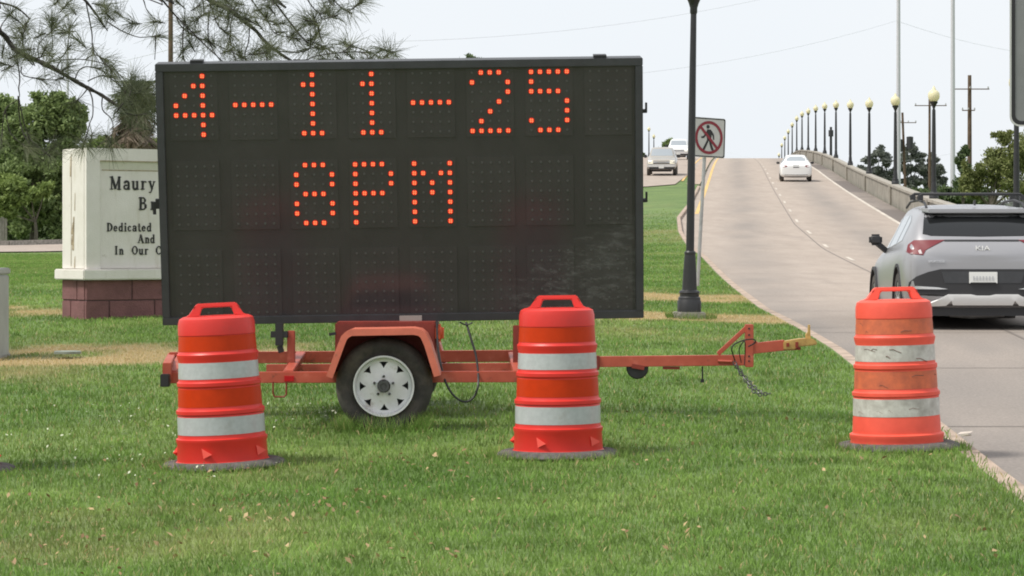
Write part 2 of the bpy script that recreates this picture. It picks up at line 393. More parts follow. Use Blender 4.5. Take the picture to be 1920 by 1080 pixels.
specks(M['trailer'], (.14, .05, .03), 11, .60, .70, .8); specks(M['fender'], (.30, .12, .08), 14, .62, .70, .7)
specks(M['trailer'], (.62, .24, .17), 5, .58, .72, .5)
specks(M['orange'], (.36, .05, .04), 4, .60, .80, .35); specks(M['white_refl'], (.30, .28, .25), 6, .56, .75, .5)
specks(M['rim'], (.30, .25, .19), 9, .58, .74, .6); specks(M['rubber'], (.15, .125, .095), 5, .48, .72, .6)
specks(M['stucco'], (.44, .39, .29), 2.6, .55, .78, .6, (3, 3, .5)); specks(M['stucco'], (.33, .28, .2), 9, .66, .74, .5)
specks(M['brick'], (.26, .13, .12), 7, .55, .75, .5); specks(M['parapet'], (.13, .12, .10), 1.6, .52, .72, .7, (1, 1, .4))
specks(M['road'], (.19, .165, .15), .35, .60, .74, .45, (1.6, .25, 1)); specks(M['road'], (.15, .13, .12), 6, .68, .74, .35)
specks(M['champ'], (.25, .23, .2), 2, .5, .8, .4)
# ------------------------------------------------------------------ ground
offs = np.concatenate([[-1500, -900, -500, -300, -200, -140], np.arange(-110, -40, 8), np.arange(-40, -16, 2), np.arange(-16, 0, .5), [-.12]])
offr = np.array([-.1, .5, 3, 6, 9, 9.8, 10.2, 10.7, 11.5, 12.5, 13.5, 15, 18, 21, 25, 30, 40, 60, 100, 200, 400, 900])
dd = np.concatenate([[-30, -5, 2], np.arange(6, 45, .5), np.arange(45, 200, 3), np.arange(200, 640, 10), [680, 760, 900, 1200, 1700, 2600]])
def sheet(name, offl, zfun, m, kind='structure'):
    X = xl(np.maximum(dd, 0))[:, None] + offl[None, :]; D = np.repeat(dd[:, None], len(offl), 1)
    Z = zfun(X, np.maximum(D, 0)); a, b = X.shape
    idx = np.arange(a * b).reshape(a, b)
    q = np.stack([idx[:-1, :-1], idx[:-1, 1:], idx[1:, 1:], idx[1:, :-1]], -1).reshape(-1)
    o = np_mesh(name, np.stack([X, D, Z], -1).reshape(-1, 3), q, 4, m, {'dry': dry(X, D).ravel()})
    o.data.shade_smooth(); return tag(o, kind=kind)
sheet('lawn', offs, Hg, M['ground'])
def zr(X, D):
    inside = X < XL(D) + .6
    near = D < 60
    g = Hg(X, D)
    return np.where(inside, Rf(D) - .12, np.minimum(g, Rf(D) + .05) - .0)
sheet('roadside_ground', offr, zr, M['ground'])

# right carriageway
def strip(name, dl, lf, rf, dz, m, ncol=2, kind='structure', zf=None, wear=None, parent=None):
    dl = np.asarray(dl, float); L = lf(dl); R = rf(dl); t = np.linspace(0, 1, ncol)
    X = L[:, None] + (R - L)[:, None] * t[None, :]; D = np.repeat(dl[:, None], ncol, 1)
    Z = (Rf(D) if zf is None else zf(X, D)) + dz; a, b = X.shape; idx = np.arange(a * b).reshape(a, b)
    q = np.stack([idx[:-1, :-1], idx[:-1, 1:], idx[1:, 1:], idx[1:, :-1]], -1).reshape(-1)
    wv = wear(X, D) if wear is not None else np.zeros_like(X)
    o = np_mesh(name, np.stack([X, D, Z], -1).reshape(-1, 3), q, 4, m, {'wear': wv.ravel()}, parent)
    o.data.shade_smooth()
    if kind: o['kind'] = kind
    return o
DR = np.concatenate([[-30, 0], np.arange(6, 60, 1.5), np.arange(60, 640, 4)])
def wear_r(X, D):
    c = XL(D); n = vnoise(D * .5, X * .8)
    lane1 = np.exp(-((X - (c - 7.1)) / .8) ** 2); lane2 = np.exp(-((X - (c - 3.1)) / .8) ** 2)
    near = smooth((46 - D) / 22) * (.45 + .35 * vnoise(D * 1.3, X * 3))
    return np.clip((.5 * lane1 + .5 * lane2) * (.5 + n) + near * 1.25, 0, .92)
strip('road', DR, xl, lambda d: np.where(d > 60, XL(d) - 1.15, XL(d) + 1.0), 0, M['road'], 24, wear=wear_r)
strip('road_shoulder', np.arange(60, 640, 4.), lambda d: XL(d) - 1.15, lambda d: XL(d) - .22, 0, M['shoulder'], 3, wear=lambda X, D: (vnoise(D * .12, X * 0) > .55) * .9)
strip('white_edge_line', np.arange(60, 640, 4.), lambda d: XL(d) - 1.32, lambda d: XL(d) - 1.17, .006, M['white_line'])
strip('yellow_edge_line', np.arange(112, 560, 4.), lambda d: XL(d) - 9.17, lambda d: XL(d) - 9.0, .006, M['yellow_line'])
strip('lane_joint', np.arange(24, 560, 4.), lambda d: XL(d) - 5.265 + np.clip(100 - d, 0, 80) * .014, lambda d: XL(d) - 5.225 + np.clip(100 - d, 0, 80) * .014, .004, M['joint'])
mb = MB()
for i in range(38):
    a = 41.5 + i * 12.2
    for k in range(2):
        a0 = a + k * 1.5; a1 = a0 + 1.5
        f = lambda q, s: (float(XL(q)) - 5.12 + s + max(0, min(80, 100 - q)) * .014, q, float(Rf(q)) + .008)
        mb.quad(f(a0, 0), f(a0, .10), f(a1, .10), f(a1, 0))
tag(mb.build('dashed_lane_line', M['white_line'], smooth_=False), kind='structure')
# transverse slab joints
mb = MB()
for q in list(np.arange(19.5, 120, 6.1)):
    xa = float(xl(q)) + .02; xb = float(XL(q)) - 1.35; n = 6
    for k in range(n):
        x0 = xa + (xb - xa) * k / n; x1 = xa + (xb - xa) * (k + 1) / n
        z0 = float(Rf(q)) + .005; z1 = float(Rf(q + .03)) + .005
        mb.quad((x0, q, z0), (x1, q, z0), (x1, q + .03, z1), (x0, q + .03, z1))
tag(mb.build('slab_joint', M['joint'], smooth_=False), kind='structure')
# kerb along the left edge
def kerb(name, dl, xf, top, wd, m, zr_=None):
    mb = MB(); ring = []
    for q in dl:
        x = float(xf(q)); zt = top(q); zb = zt - .3
        ring.append([(x, q, zb), (x + .015, q, zt - .02), (x - .01, q, zt), (x - wd, q, zt), (x - wd, q, zb)])
    vs = [v for r in ring for v in r]; fs = []
    for i in range(len(ring) - 1):
        for k in range(4):
            a = i * 5 + k; fs.append((a, a + 1, a + 6, a + 5))
    mb.add(vs, fs); return tag(mb.build(name, m, ang=30), kind='structure')
kerb('kerb', np.concatenate([[0], np.arange(8, 156, 1.)]), lambda q: xl(q) + .02, lambda q: float(Rf(q)) + float(np.interp(q, [15, 30, 60], [.045, .1, .115])), .13, M['kerb'])

# left carriageway and median strip
n_in = [(-300, 96), (-60, 104), (-30, 108), (-20, 113), (-14, 121), (-5, 136), (3, 147), (7.8, 152.5), (9.6, 157)]
n_out = [(-300, 110), (-62, 118), (-34, 122), (-24, 127), (-17, 136), (-10, 152), (-4.5, 168), (-.5, 182), (2.4, 192)]
for q in np.arange(200, 640, 12.):
    n_in.append((float(XL(q)) - 10.3, q)); n_out.append((float(XL(q)) - 19.2, q))
mb = MB(); vs = []; NC = 9
for (a, b) in zip(n_in, n_out):
    for k in range(NC):
        t = k / (NC - 1); x = a[0] + (b[0] - a[0]) * t; y = a[1] + (b[1] - a[1]) * t; vs.append((x, y, 0))
# densify along the path
def densify(rows, n):
    out = []
    for i in range(len(rows) - 1):
        for k in range(n):
            t = k / n; out.append([(p[0] + (q[0] - p[0]) * t, p[1] + (q[1] - p[1]) * t) for p, q in zip(rows[i], rows[i + 1])])
    out.append(rows[-1]); return out
rows = densify([[(a[0] + (b[0] - a[0]) * k / (NC - 1), a[1] + (b[1] - a[1]) * k / (NC - 1)) for k in range(NC)] for a, b in zip(n_in, n_out)], 6)
V = np.array([[(x, y, H(x, y) + (.05 if y < 200 else .02)) for x, y in r] for r in rows]).reshape(-1, 3)
idx = np.arange(len(V)).reshape(len(rows), NC)
q_ = np.stack([idx[:-1, :-1], idx[:-1, 1:], idx[1:, 1:], idx[1:, :-1]], -1).reshape(-1)
o = np_mesh('oncoming_road', V, q_, 4, M['road'], {'wear': np.full(len(V), .05)}); o['kind'] = 'structure'; o.data.shade_smooth()
mb = MB()
for i in range(len(rows) - 1):
    (x0, y0), (x1, y1) = rows[i][-1], rows[i + 1][-1]
    if y0 < 190: mb.beam((x0, y0, H(x0, y0) + .12), (x1, y1, H(x1, y1) + .12), .25, .3)
tag(mb.build('far_kerb', M['conc']), kind='structure')
strip('concrete_median', np.arange(158, 620, 4.), lambda d: XL(d) - 10.3, lambda d: XL(d) - 9.5, .13, M['kerb'], 2)
strip('inner_yellow_line', np.arange(165, 560, 4.), lambda d: XL(d) - 10.75, lambda d: XL(d) - 10.6, .135, M['yellow_line'])

# ------------------------------------------------------------------ grass blades
def blades(name, N0, d0, d1, hscale=1., xmin=None, dens_pow=1.5):
    # d sampled with pdf ~ d * d^-1.5
    u = RNG.random(N0); p = 2 - dens_pow
    D = (d0 ** p + u * (d1 ** p - d0 ** p)) ** (1 / p)
    Xx_ = (RNG.random(N0) * 2 - 1) * (.192 * D + 1.2)
    keep = (RNG.random(N0) > smooth((D - 80) / 38)) & (Xx_ < xl(D) - .16 + .14 * RNG.random(N0) ** 3 * (D < 22))
    # keep clear of objects standing on the lawn
    for (cx, cy, r) in [(-1.78, 16.42, .39), (.291, 16.72, .39), (2.487, 17.22, .39), (-3.43, 16.35, .39), (2.17, 32.3, .22)]:
        keep &= ((Xx_ - cx) ** 2 + (D - cy) ** 2) > r * r
    X = Xx_[keep]; D = D[keep]; n = len(X)
    Z = Hg(X, D)
    dr = dry(X, D); rnd = RNG.random(n)
    tuft = fbm(X * 3.1, D * 3.1)
    hgt = (.017 + .020 * tuft + .012 * rnd) * hscale * (1 - .35 * dr)
    edge = np.exp(-((X - xl(D)) / .25) ** 2); hgt = hgt * (1 + .25 * edge)
    wdt = .0036 * (D / 14) ** .8 * (1 + .5 * RNG.random(n))
    ang = RNG.random(n) * 2 * np.pi; lean = (.1 + .7 * RNG.random(n) ** 1.5) * hgt; la = RNG.random(n) * 2 * np.pi
    cx, sx = np.cos(ang) * wdt / 2, np.sin(ang) * wdt / 2
    A = np.stack([X - cx, D - sx, Z - .004], 1); B = np.stack([X + cx, D + sx, Z - .004], 1)
    Mx = X + np.cos(la) * lean * .35; My = D + np.sin(la) * lean * .35
    C = np.stack([Mx + cx * .8, My + sx * .8, Z + hgt * .62], 1); E_ = np.stack([Mx - cx * .8, My - sx * .8, Z + hgt * .62], 1)
    T = np.stack([X + np.cos(la) * lean, D + np.sin(la) * lean, Z + hgt], 1)
    Vv = np.stack([A, B, C, T], 1).reshape(-1, 3)
    i = np.arange(n) * 4
    q = np.stack([i, i + 1, i + 2, i + 3], 1).ravel()
    hue = np.clip(dr * (.6 + .6 * RNG.random(n)) + (RNG.random(n) < .05) * .8, 0, 1)
    o = np_mesh(name, Vv, q, 4, M['blade'], {'dry': np.repeat(hue, 4), 'rnd': np.repeat(rnd, 4)})
    return tag(o, 'short mown green lawn grass with straw coloured dry patches', 'grass', kind='stuff')
blades('grass', 860000, 10.2, 118.)
# longer blades growing round tyre, drums and lamp
def tufts(name, spots, label):
    VV = []; RR = []; DDr = []
    for (cx, cy, rx, ry, n, h) in spots:
        a = RNG.random(n) * 2 * np.pi; r = .9 + .25 * RNG.random(n)
        X = cx + np.cos(a) * rx * r; D = cy + np.sin(a) * ry * r; Z = Hg(X, D); hh = h * (.5 + .7 * RNG.random(n))
        wd = .005; la = RNG.random(n) * 6.28; ln = hh * .5
        A = np.stack([X - wd / 2, D, Z], 1); B = np.stack([X + wd / 2, D, Z], 1); T = np.stack([X + np.cos(la) * ln, D + np.sin(la) * ln, Z + hh], 1)
        VV.append(np.stack([A, B, T], 1).reshape(-1, 3)); RR.append(np.repeat(RNG.random(n), 3)); DDr.append(np.repeat((RNG.random(n) < .1) * .7, 3))
    Vv = np.concatenate(VV)
    o = np_mesh(name, Vv, np.arange(len(Vv)), 3, M['blade'], {'dry': np.concatenate(DDr), 'rnd': np.concatenate(RR)})
    return tag(o, label, 'grass', kind='stuff')
tufts('grass_tufts', [(-1.78, 16.42, .40, .40, 800, .055), (.291, 16.72, .40, .40, 800, .055), (2.487, 17.22, .41, .41, 800, .055), (-.87, 18.05, .28, .12, 900, .13), (2.17, 32.3, .27, .27, 500, .1)],
      'longer uncut grass growing round the tyre and the orange barrels')
# clover flowers and dead leaves
def bits(name, n, xr_, dr_, m, size, label, cat, zoff=.05):
    mb_v = []; rn = []
    D = dr_[0] + (dr_[1] - dr_[0]) * RNG.random(n); X = (xr_[0] + (xr_[1] - xr_[0]) * RNG.random(n))
    keepn = fbm(X * 1.5 + 4, D * 1.5) > .42; X = X[keepn]; D = D[keepn]
    for x, d in zip(X, D):
        if x > float(xl(d)) - .2: continue
        s = size * (.6 + .8 * random.random()); z = H(x, d) + zoff * (.6 + .5 * random.random())
        e = Euler((random.uniform(-.9, .9), random.uniform(-.9, .9), random.uniform(0, 6.28))).to_matrix()
        for p in ((-s, -s * .2, 0), (-s * .1, -s * .55, s * .15), (s, 0, 0), (-s * .1, s * .55, s * .15)): mb_v.append(Vector((x, d, z)) + e @ Vector(p))
        rn += [random.random()] * 4
    o = np_mesh(name, np.array(mb_v), np.arange(len(mb_v)), 4, m, {'rnd': rn}); return tag(o, label, cat, kind='stuff')
bits('clover_flowers', 420, (-4.1, -1.2), (15.4, 19.8), M['clover'], .0105, 'tiny white clover flowers scattered in the grass left of the barrel', 'flowers', .055)
bits('fallen_leaves', 480, (-3.2, -.2), (11.0, 16.6), M['litter'], .016, 'small tan dead leaves scattered over the lawn in front', 'leaves', .04)
bits('dead_leaf_litter', 130, (-.5, 2.7), (10.8, 19), M['litter'], .018, 'sparse brown leaf litter on the lawn at the right', 'leaves', .04)

# ------------------------------------------------------------------ message board trailer
TR = thing('message_board_trailer', 'black electronic message board reading 4-11-25 8PM on an orange trailer parked on the lawn', 'message board', (-.785, 19.0, .1))
BW, BH = 3.44, 1.866
Rb = Euler((0, 0, .0262)).to_matrix() @ Matrix.Rotation(.1447, 3, 'X') @ Matrix.Rotation(-.0149, 3, 'Y')
BC = Vector((-.785, 18.96, 1.719))
def B(x, z, y=0.): return BC + Rb @ Vector((x, y, z))   # y<0 towards the viewer
def bbox(mb, x0, x1, z0, z1, y0, y1):
    return mb.box(B((x0 + x1) / 2, (z0 + z1) / 2, (y0 + y1) / 2), (abs(x1 - x0), abs(y1 - y0), abs(z1 - z0)), Rb)
cab = MB(); bbox(cab, -BW / 2 + .01, BW / 2 - .01, -BH / 2 + .01, BH / 2 - .01, .035, .24)
cab = cab.build('cabinet', M['board_frame'], TR, bevel=.006, world=True)
fr = MB()
fw = .055
for a in [(-BW / 2, BW / 2, BH / 2 - fw, BH / 2), (-BW / 2, BW / 2, -BH / 2, -BH / 2 + fw), (-BW / 2, -BW / 2 + fw, -BH / 2 + fw, BH / 2 - fw), (BW / 2 - fw, BW / 2, -BH / 2 + fw, BH / 2 - fw)]:
    bbox(fr, a[0], a[1], a[2], a[3], -.02, .2)
fr.build('frame', M['board_frame'], TR, bevel=.004, world=True)
# face panel with scratches
mf = mat('glossy_display_face', (.056, .052, .0535), .15, spec=.36, var=.08, vscale=3)
n = mf.node_tree.nodes; l = mf.node_tree.links; bs = n['Principled BSDF']
t = n.new('ShaderNodeTexCoord')
mpn = n.new('ShaderNodeMapping'); mpn.inputs['Rotation'].default_value = (0, R_(30), 0); mpn.inputs['Scale'].default_value = (2.5, 1, 8)
l.new(t.outputs['Object'], mpn.inputs['Vector'])
z = n.new('ShaderNodeTexNoise'); z.inputs['Scale'].default_value = 3.2; z.inputs['Detail'].default_value = 9; z.inputs['Roughness'].default_value = .75
l.new(mpn.outputs['Vector'], z.inputs['Vector'])
r1 = n.new('ShaderNodeMapRange'); r1.inputs['From Min'].default_value = .5; r1.inputs['From Max'].default_value = .78
l.new(z.outputs['Fac'], r1.inputs['Value'])
sx = n.new('ShaderNodeSeparateXYZ'); l.new(t.outputs['Object'], sx.inputs['Vector'])
# object coordinates: origin at the trailer empty; lower right area of the face: x .1..1.7, z .75..1.25
def rng(out, a, b):
    q = n.new('ShaderNodeMapRange'); q.inputs['From Min'].default_value = a; q.inputs['From Max'].default_value = b; l.new(out, q.inputs['Value']); return q.outputs['Result']
def mul(a, b):
    q = n.new('ShaderNodeMath'); q.operation = 'MULTIPLY'; l.new(a, q.inputs[0]); l.new(b, q.inputs[1]); return q.outputs[0]
ln = n.new('ShaderNodeMath'); ln.operation = 'MULTIPLY_ADD'; l.new(sx.outputs['X'], ln.inputs[0]); ln.inputs[1].default_value = .62; ln.inputs[2].default_value = .92 - .62 * .73
df = n.new('ShaderNodeMath'); df.operation = 'SUBTRACT'; l.new(ln.outputs[0], df.inputs[0]); l.new(sx.outputs['Z'], df.inputs[1])
zw = n.new('ShaderNodeMath'); zw.operation = 'MULTIPLY_ADD'; l.new(z.outputs['Fac'], zw.inputs[0]); zw.inputs[1].default_value = .5; l.new(df.outputs[0], zw.inputs[2])
msk = mul(mul(rng(zw.outputs[0], .22, .36), rng(sx.outputs['X'], .68, .9)), rng(sx.outputs['X'], 2.1, 1.3)); sc = mul(msk, r1.outputs['Result'])
z5 = n.new('ShaderNodeTexNoise'); z5.inputs['Scale'].default_value = 2.5; z5.inputs['Detail'].default_value = 4; l.new(t.outputs['Object'], z5.inputs['Vector'])
dust = mul(msk, rng(z5.outputs['Fac'], .4, .75))
ad = n.new('ShaderNodeMath'); ad.operation = 'MULTIPLY_ADD'; l.new(dust, ad.inputs[0]); ad.inputs[1].default_value = .16; l.new(sc, ad.inputs[2])
mxx = n.new('ShaderNodeMix'); mxx.data_type = 'RGBA'; l.new(ad.outputs[0], mxx.inputs['Factor'])
src = bs.inputs['Base Color'].links[0].from_socket; l.new(src, mxx.inputs['A']); mxx.inputs['B'].default_value = (.20, .20, .20, 1)
l.new(mxx.outputs['Result'], bs.inputs['Base Color'])
pn = MB(); bbox(pn, -BW / 2 + fw + .001, BW / 2 - fw - .001, -BH / 2 + fw + .001, BH / 2 - fw - .001, 0., .03)
panel = pn.build('display_panel', mf, TR, world=True)
mf2 = mf.copy(); mf2.name = 'display_module'
for nd in mf2.node_tree.nodes:
    if nd.type == 'VALTORGB':
        for e_ in nd.color_ramp.elements: e_.color = tuple(c * 1.08 for c in e_.color[:3]) + (1,)
FONT = {
 '4': ["00010", "00110", "01010", "10010", "11111", "00010", "00010"], '-': ["00000"] * 3 + ["11111"] + ["00000"] * 3,
 '1': ["00100", "01100", "00100", "00100", "00100", "00100", "01110"],
 '2': ["01110", "10001", "00001", "00010", "00100", "01000", "11111"],
 '5': ["11111", "10000", "11110", "00001", "00001", "10001", "01110"],
 '8': ["01110", "10001", "10001", "01110", "10001", "10001", "01110"],
 'P': ["11110", "10001", "10001", "11110", "10000", "10000", "10000"],
 'M': ["10001", "11011", "10101", "10101", "10001", "10001", "10001"], ' ': ["00000"] * 7}
TXT = ["4-11-25 ", "  8PM   ", "        "]
s_ = 1 / 265.
unl = MB(); lit = []
def disc(mb, x, z, r, y0, y1, n=8):
    pts = [B(x + r * math.cos(2 * math.pi * (k + .5) / n), z + r * math.sin(2 * math.pi * (k + .5) / n), y0) for k in range(n)]
    mb.prism(pts, Rb @ Vector((0, y1 - y0, 0)))
px0, pitchc, pitchd = -1.581, .4183, .0632
rowz = [.844, .203, -.436]; pitchz = .0690
for r in range(3):
    for c in range(8):
        cx = px0 + c * pitchc
        cm = MB(); bbox(cm, cx - .042, cx + 4 * pitchd + .042, rowz[r] - 6 * pitchz - .042, rowz[r] + .042, -.003, .001)
        cm.build('character_module', mf2, panel, world=True)
        for i in range(7):
            for j in range(5):
                x = cx + j * pitchd; z = rowz[r] - i * pitchz
                if FONT[TXT[r][c]][i][j] == '1': lit.append((x, z))
                else: disc(unl, x, z, .0095, -.006, -.002, 6)
u = unl.build('unlit_dots', M['unlit'], panel, world=True, smooth_=False); u['kind'] = 'stuff'
# one lit dot mesh, shared
p = MB(); n8 = 10; rr = .0205
p.prism([Rb @ Vector((rr * math.cos(2 * math.pi * k / n8), 0, rr * math.sin(2 * math.pi * k / n8))) for k in range(n8)], Rb @ Vector((0, .004, 0)))
p.cur = 1
for (a, b) in ((-.0068, .0072), (.0072, .0060), (-.0066, -.0066), (.0070, -.0074)):
    p.box(Rb @ Vector((a, -.0015, b)), (.0098, .004, .0105), Rb)
led0 = p.build('lit_dot', [M['led_edge'], M['led']], panel, smooth_=False)
for k, (x, z) in enumerate(lit):
    o = led0 if k == 0 else led0.copy()
    if k: COL.objects.link(o)
    o.location = B(x, z, -.008) - TR.location
mb = MB()
bbox(mb, -.03, .13, -BH / 2 + .003, -BH / 2 + .045, -.024, -.0205)
mb.build('maker_plate', mat('aluminium_plate', (.42, .42, .38), .5), TR, world=True)
for x in (-1.43, 1.42):
    mb = MB(); bbox(mb, x - .045, x + .045, BH / 2 + .001, BH / 2 + .022, 0, .12); mb.build('lifting_lug', M['black'], TR, world=True)
for zz in (.55, -.09):
    lt = MB(); bbox(lt, BW / 2 + .001, BW / 2 + .03, zz - .012, zz + .012, .02, .08); bbox(lt, BW / 2 + .02, BW / 2 + .034, zz - .01, zz + .06, .03, .06)
    lt.build('door_latch', M['black'], TR, world=True)
mb = MB(); bbox(mb, -BW / 2 - .03, -BW / 2 - .001, -.1, -.03, .03, .07); bbox(mb, -BW / 2 - .05, -BW / 2 - .028, -.14, -.05, .03, .05); mb.build('door_latch', M['black'], TR, world=True)
# chassis
def beam(name, a, b, w_=.075, h=.075, m='trailer', bev=.004):
    mb = MB(); mb.beam(P(*a), P(*b), w_, h); return mb.build(name, M[m], TR, bevel=bev, world=True)
beam('side_rail', (318, 708, 18.25), (1000, 706, 18.25))
beam('side_rail', (318, 671, 19.7), (1000, 667, 19.7), h=.085)
beam('inner_rail', (500, 691, 19.0), (1000, 688, 19.0), h=.06)
for pxn, pxf in ((540, 564), (972, 962), (322, 345)):
    beam('cross_member', (pxn, 702, 18.3), (pxf, 666, 19.65), .07, .05)
beam('bumper', (313, 700, 18.15), (322, 680, 19.9), .06, .14)
beam('upright_post', (546, 620, 18.9), (546, 694, 18.9), .055, .055)
beam('upright_post', (969, 610, 18.9), (969, 690, 18.9), .055, .055, 'trailer_dark')
mb = MB(); mb.beam(P(302, 713, 18.12), P(318, 713, 18.12), .1, .085); mb.build('bumper_end_cap', M['black'], TR, bevel=.004, world=True)
mb = MB(); mb.beam(P(524, 606, 18.85), P(524, 648, 18.85), .055, .055); mb.beam(P(524, 648, 18.85), P(528, 661, 18.85), .04, .04); mb.beam(P(508, 627, 18.85), P(540, 627, 18.85), .05, .045)
mb.build('stabiliser_jack', M['black'], TR, bevel=.003, world=True)
# mast and cabinet
mb = MB(); mb.span((-.93, 19.1, .42), (-.77, 19.28, 2.3)); mb.build('mast', M['trailer_dark'], TR, bevel=.006, world=True)
mb = MB(); a = P(628, 604, 18.75); b = P(818, 690, 18.75); mb.span((a.x, 18.75, b.z), (b.x, 19.55, a.z)); mb.build('battery_cabinet', M['trailer_dark'], TR, bevel=.012, world=True)
mb = MB(); a = P(816, 609, 18.7); b = P(832, 641, 18.7); mb.span((a.x, 18.7, b.z), (b.x, 18.85, a.z)); mb.build('amber_marker_lamp', M['amber'], TR, bevel=.022, seg=3, world=True)
mb = MB(); mb.beam(P(617, 627, 18.7), P(630, 625, 18.7), .03, .02); mb.build('latch_handle', M['black'], TR, world=True)
mb = MB(); a = P(533, 705, 18.2); b = P(551, 715, 18.2); mb.span((a.x, 18.205, b.z), (b.x, 18.215, a.z)); mb.build('reflector', M['reflector'], TR, world=True)
mb = MB(); mb.tube([P(512, 716, 18.2), P(512, 738, 18.2), P(515, 744, 18.2), P(533, 744, 18.2), P(537, 739, 18.2), P(537, 716, 18.2)], .0065, 6); mb.build('hook_loop', M['trailer_dark'], TR, world=True)
# fender
def fender(y0, y1, dsc, nm='fender'):
    pr = [(612, 705), (634, 645), (640, 630), (648, 622), (660, 617), (775, 615), (790, 618), (800, 627), (808, 645), (826, 703)]
    outer = [P(a, b, dsc) for a, b in pr]
    cx, cz = P(720, 700, dsc).x, P(720, 700, dsc).z
    mb = MB(); th = .012; lip = .045
    def inset(pts, t):
        out = []
        for i, p in enumerate(pts):
            a = pts[max(0, i - 1)]; b = pts[min(len(pts) - 1, i + 1)]; d = (b - a).normalized(); nrm = Vector((d.z, 0, -d.x))
            if nrm.dot(Vector((cx - p.x, 0, cz - p.z))) < 0: nrm = -nrm
            out.append(p + nrm * t)
        return out
    inn = inset(outer, th); lipp = inset(outer, lip)
    def ys(pts, y): return [Vector((p.x, y, p.z)) for p in pts]
    rings = [ys(outer, y0), ys(outer, y1), ys(inn, y1), ys(inn, y0 + th), ys(lipp, y0 + th), ys(lipp, y0)]
    n = len(outer); vs = [v for r in rings for v in r]; fs = []
    for k in range(6):
        a = k * n; b = ((k + 1) % 6) * n
        for i in range(n - 1): fs.append((a + i, a + i + 1, b + i + 1, b + i))
    fs.append(tuple(k * n for k in range(6))); fs.append(tuple(k * n + n - 1 for k in range(5, -1, -1)))
    mb.add(vs, fs); return mb.build(nm, M['fender'], TR, world=True, ang=50)
fender(17.92, 18.3, 17.95)
fender(20.05, 19.67, 18.1)
mb = MB()   # inner wheel-well wall
mb.prism([Vector((P(a, b, 18.3).x, 18.3, P(a, b, 18.3).z)) for a, b in [(622, 700), (650, 625), (665, 619), (775, 618), (796, 630), (818, 700)]], (0, .012, 0))
mb.build('wheel_well_panel', M['trailer_dark'], TR, world=True)
# wheel
def wheel(cx, cy, cz, face, r=.328, wd=.2, name='wheel', gz=None):
    """face -1: rim faces the viewer"""
    Mw = Matrix.Rotation(R_(90), 3, 'X')
    if face > 0: Mw = Matrix.Rotation(R_(-90), 3, 'X')
    root = MB()
    ty = [(.20, .02), (.215, .012), (.25, -.004), (.28, -.008), (.30, .0), (.318, .018), (.328, .05), (.328, wd - .05), (.318, wd - .018), (.28, wd), (.22, wd), (.20, wd - .02)]
    k = r / .328
    tb = MB(); tb.lathe([(a * k, -b + .0) for a, b in ty], 48, (0, 0, 0), Mw, closed=True)
    vs = []
    for v in tb.v:
        v = Vector(v) + Vector((cx, cy, cz))
        if gz is not None and v.z < gz:
            sink = gz - v.z; v.z = gz + sink * .05; v.y += -.02 if v.y < cy + wd / 2 * 1 else .02
        vs.append(v)
    tb.v = [tuple(v) for v in vs]
    ty_o = tb.build('tyre', M['rubber'], TR, world=True)
    rm = MB()
    # barrel rings
    rm.lathe([(.196, .022), (.207, .022), (.207, -.012), (.2, -.016), (.192, -.008), (.186, -.045), (.178, -.05), (.178, -.055), (.196, -.055)], 48, (cx, cy, cz), Mw, closed=True)
    rim = rm.build('rim', M['rim'], ty_o, world=True)
    # star disc with eight triangular openings
    ds = MB(); nseg = 240; c = Vector((cx, cy, cz)); yv = -.035
    def pt(rad, an, dy): return c + Vector((rad * math.cos(an), face * -1 * 0 + (-face) * 0 + (dy if face < 0 else -dy), rad * math.sin(an)))
    rings = [.045, .085, .110] + [.124 + .0034 * k for k in range(13)] + [.186]; dys = [.004, .008, .016] + [.020 + .0009 * k for k in range(13)] + [.038]
    vs = []; fs = []
    for rg, dy in zip(rings, dys):
        for k2 in range(nseg): vs.append(pt(rg, 2 * math.pi * (k2 + .5) / nseg + math.pi / 2, dy))
    for i in range(len(rings) - 1):
        for k2 in range(nseg):
            ph = abs((k2 + 15) % 30 - 14.5)          # small at the opening centre
            if 3 <= i <= 14 and ph < .8 + (i - 3) * .52: continue
            a = i * nseg + k2; b = i * nseg + (k2 + 1) % nseg
            fs.append((a, b, b + nseg, a + nseg))
    ds.add(vs, fs); ds.build('wheel_disc', M['rim'], ty_o, world=True, ang=60)
    bk = MB(); bk.lathe([(.0, .10), (.19, .10), (.19, .115), (.0, .115)], 32, (cx, cy, cz), Matrix.Rotation(R_(90 if face > 0 else -90), 3, 'X')); bk.build('brake_drum', M['black'], ty_o, world=True)
    hb = MB(); hb.lathe([(.042, -.02), (.042, .035), (.036, .045), (.022, .045), (.018, .038), (.0, .038)], 24, (cx, cy, cz), Mw); hb.build('hub_cap', M['hub'], ty_o, world=True)
    for k2 in range(5):
        an = math.pi / 2 + 2 * math.pi * k2 / 5
        nb = MB(); nb.lathe([(.0095, -.02), (.0095, .015), (.005, .02), (.0, .02)], 6, pt(.066, an, 0), Mw); nb.build('lug_nut', M['hub'], ty_o, world=True)
    return ty_o
wheel(-.868, 18.05, .387, -1, gz=.105)
wheel(-.868, 19.95, .42, 1, gz=.13)
mb = MB(); mb.beam((-.868, 18.2, .39), (-.868, 19.85, .42), .06, .06); mb.build('axle', M['black'], TR, world=True)
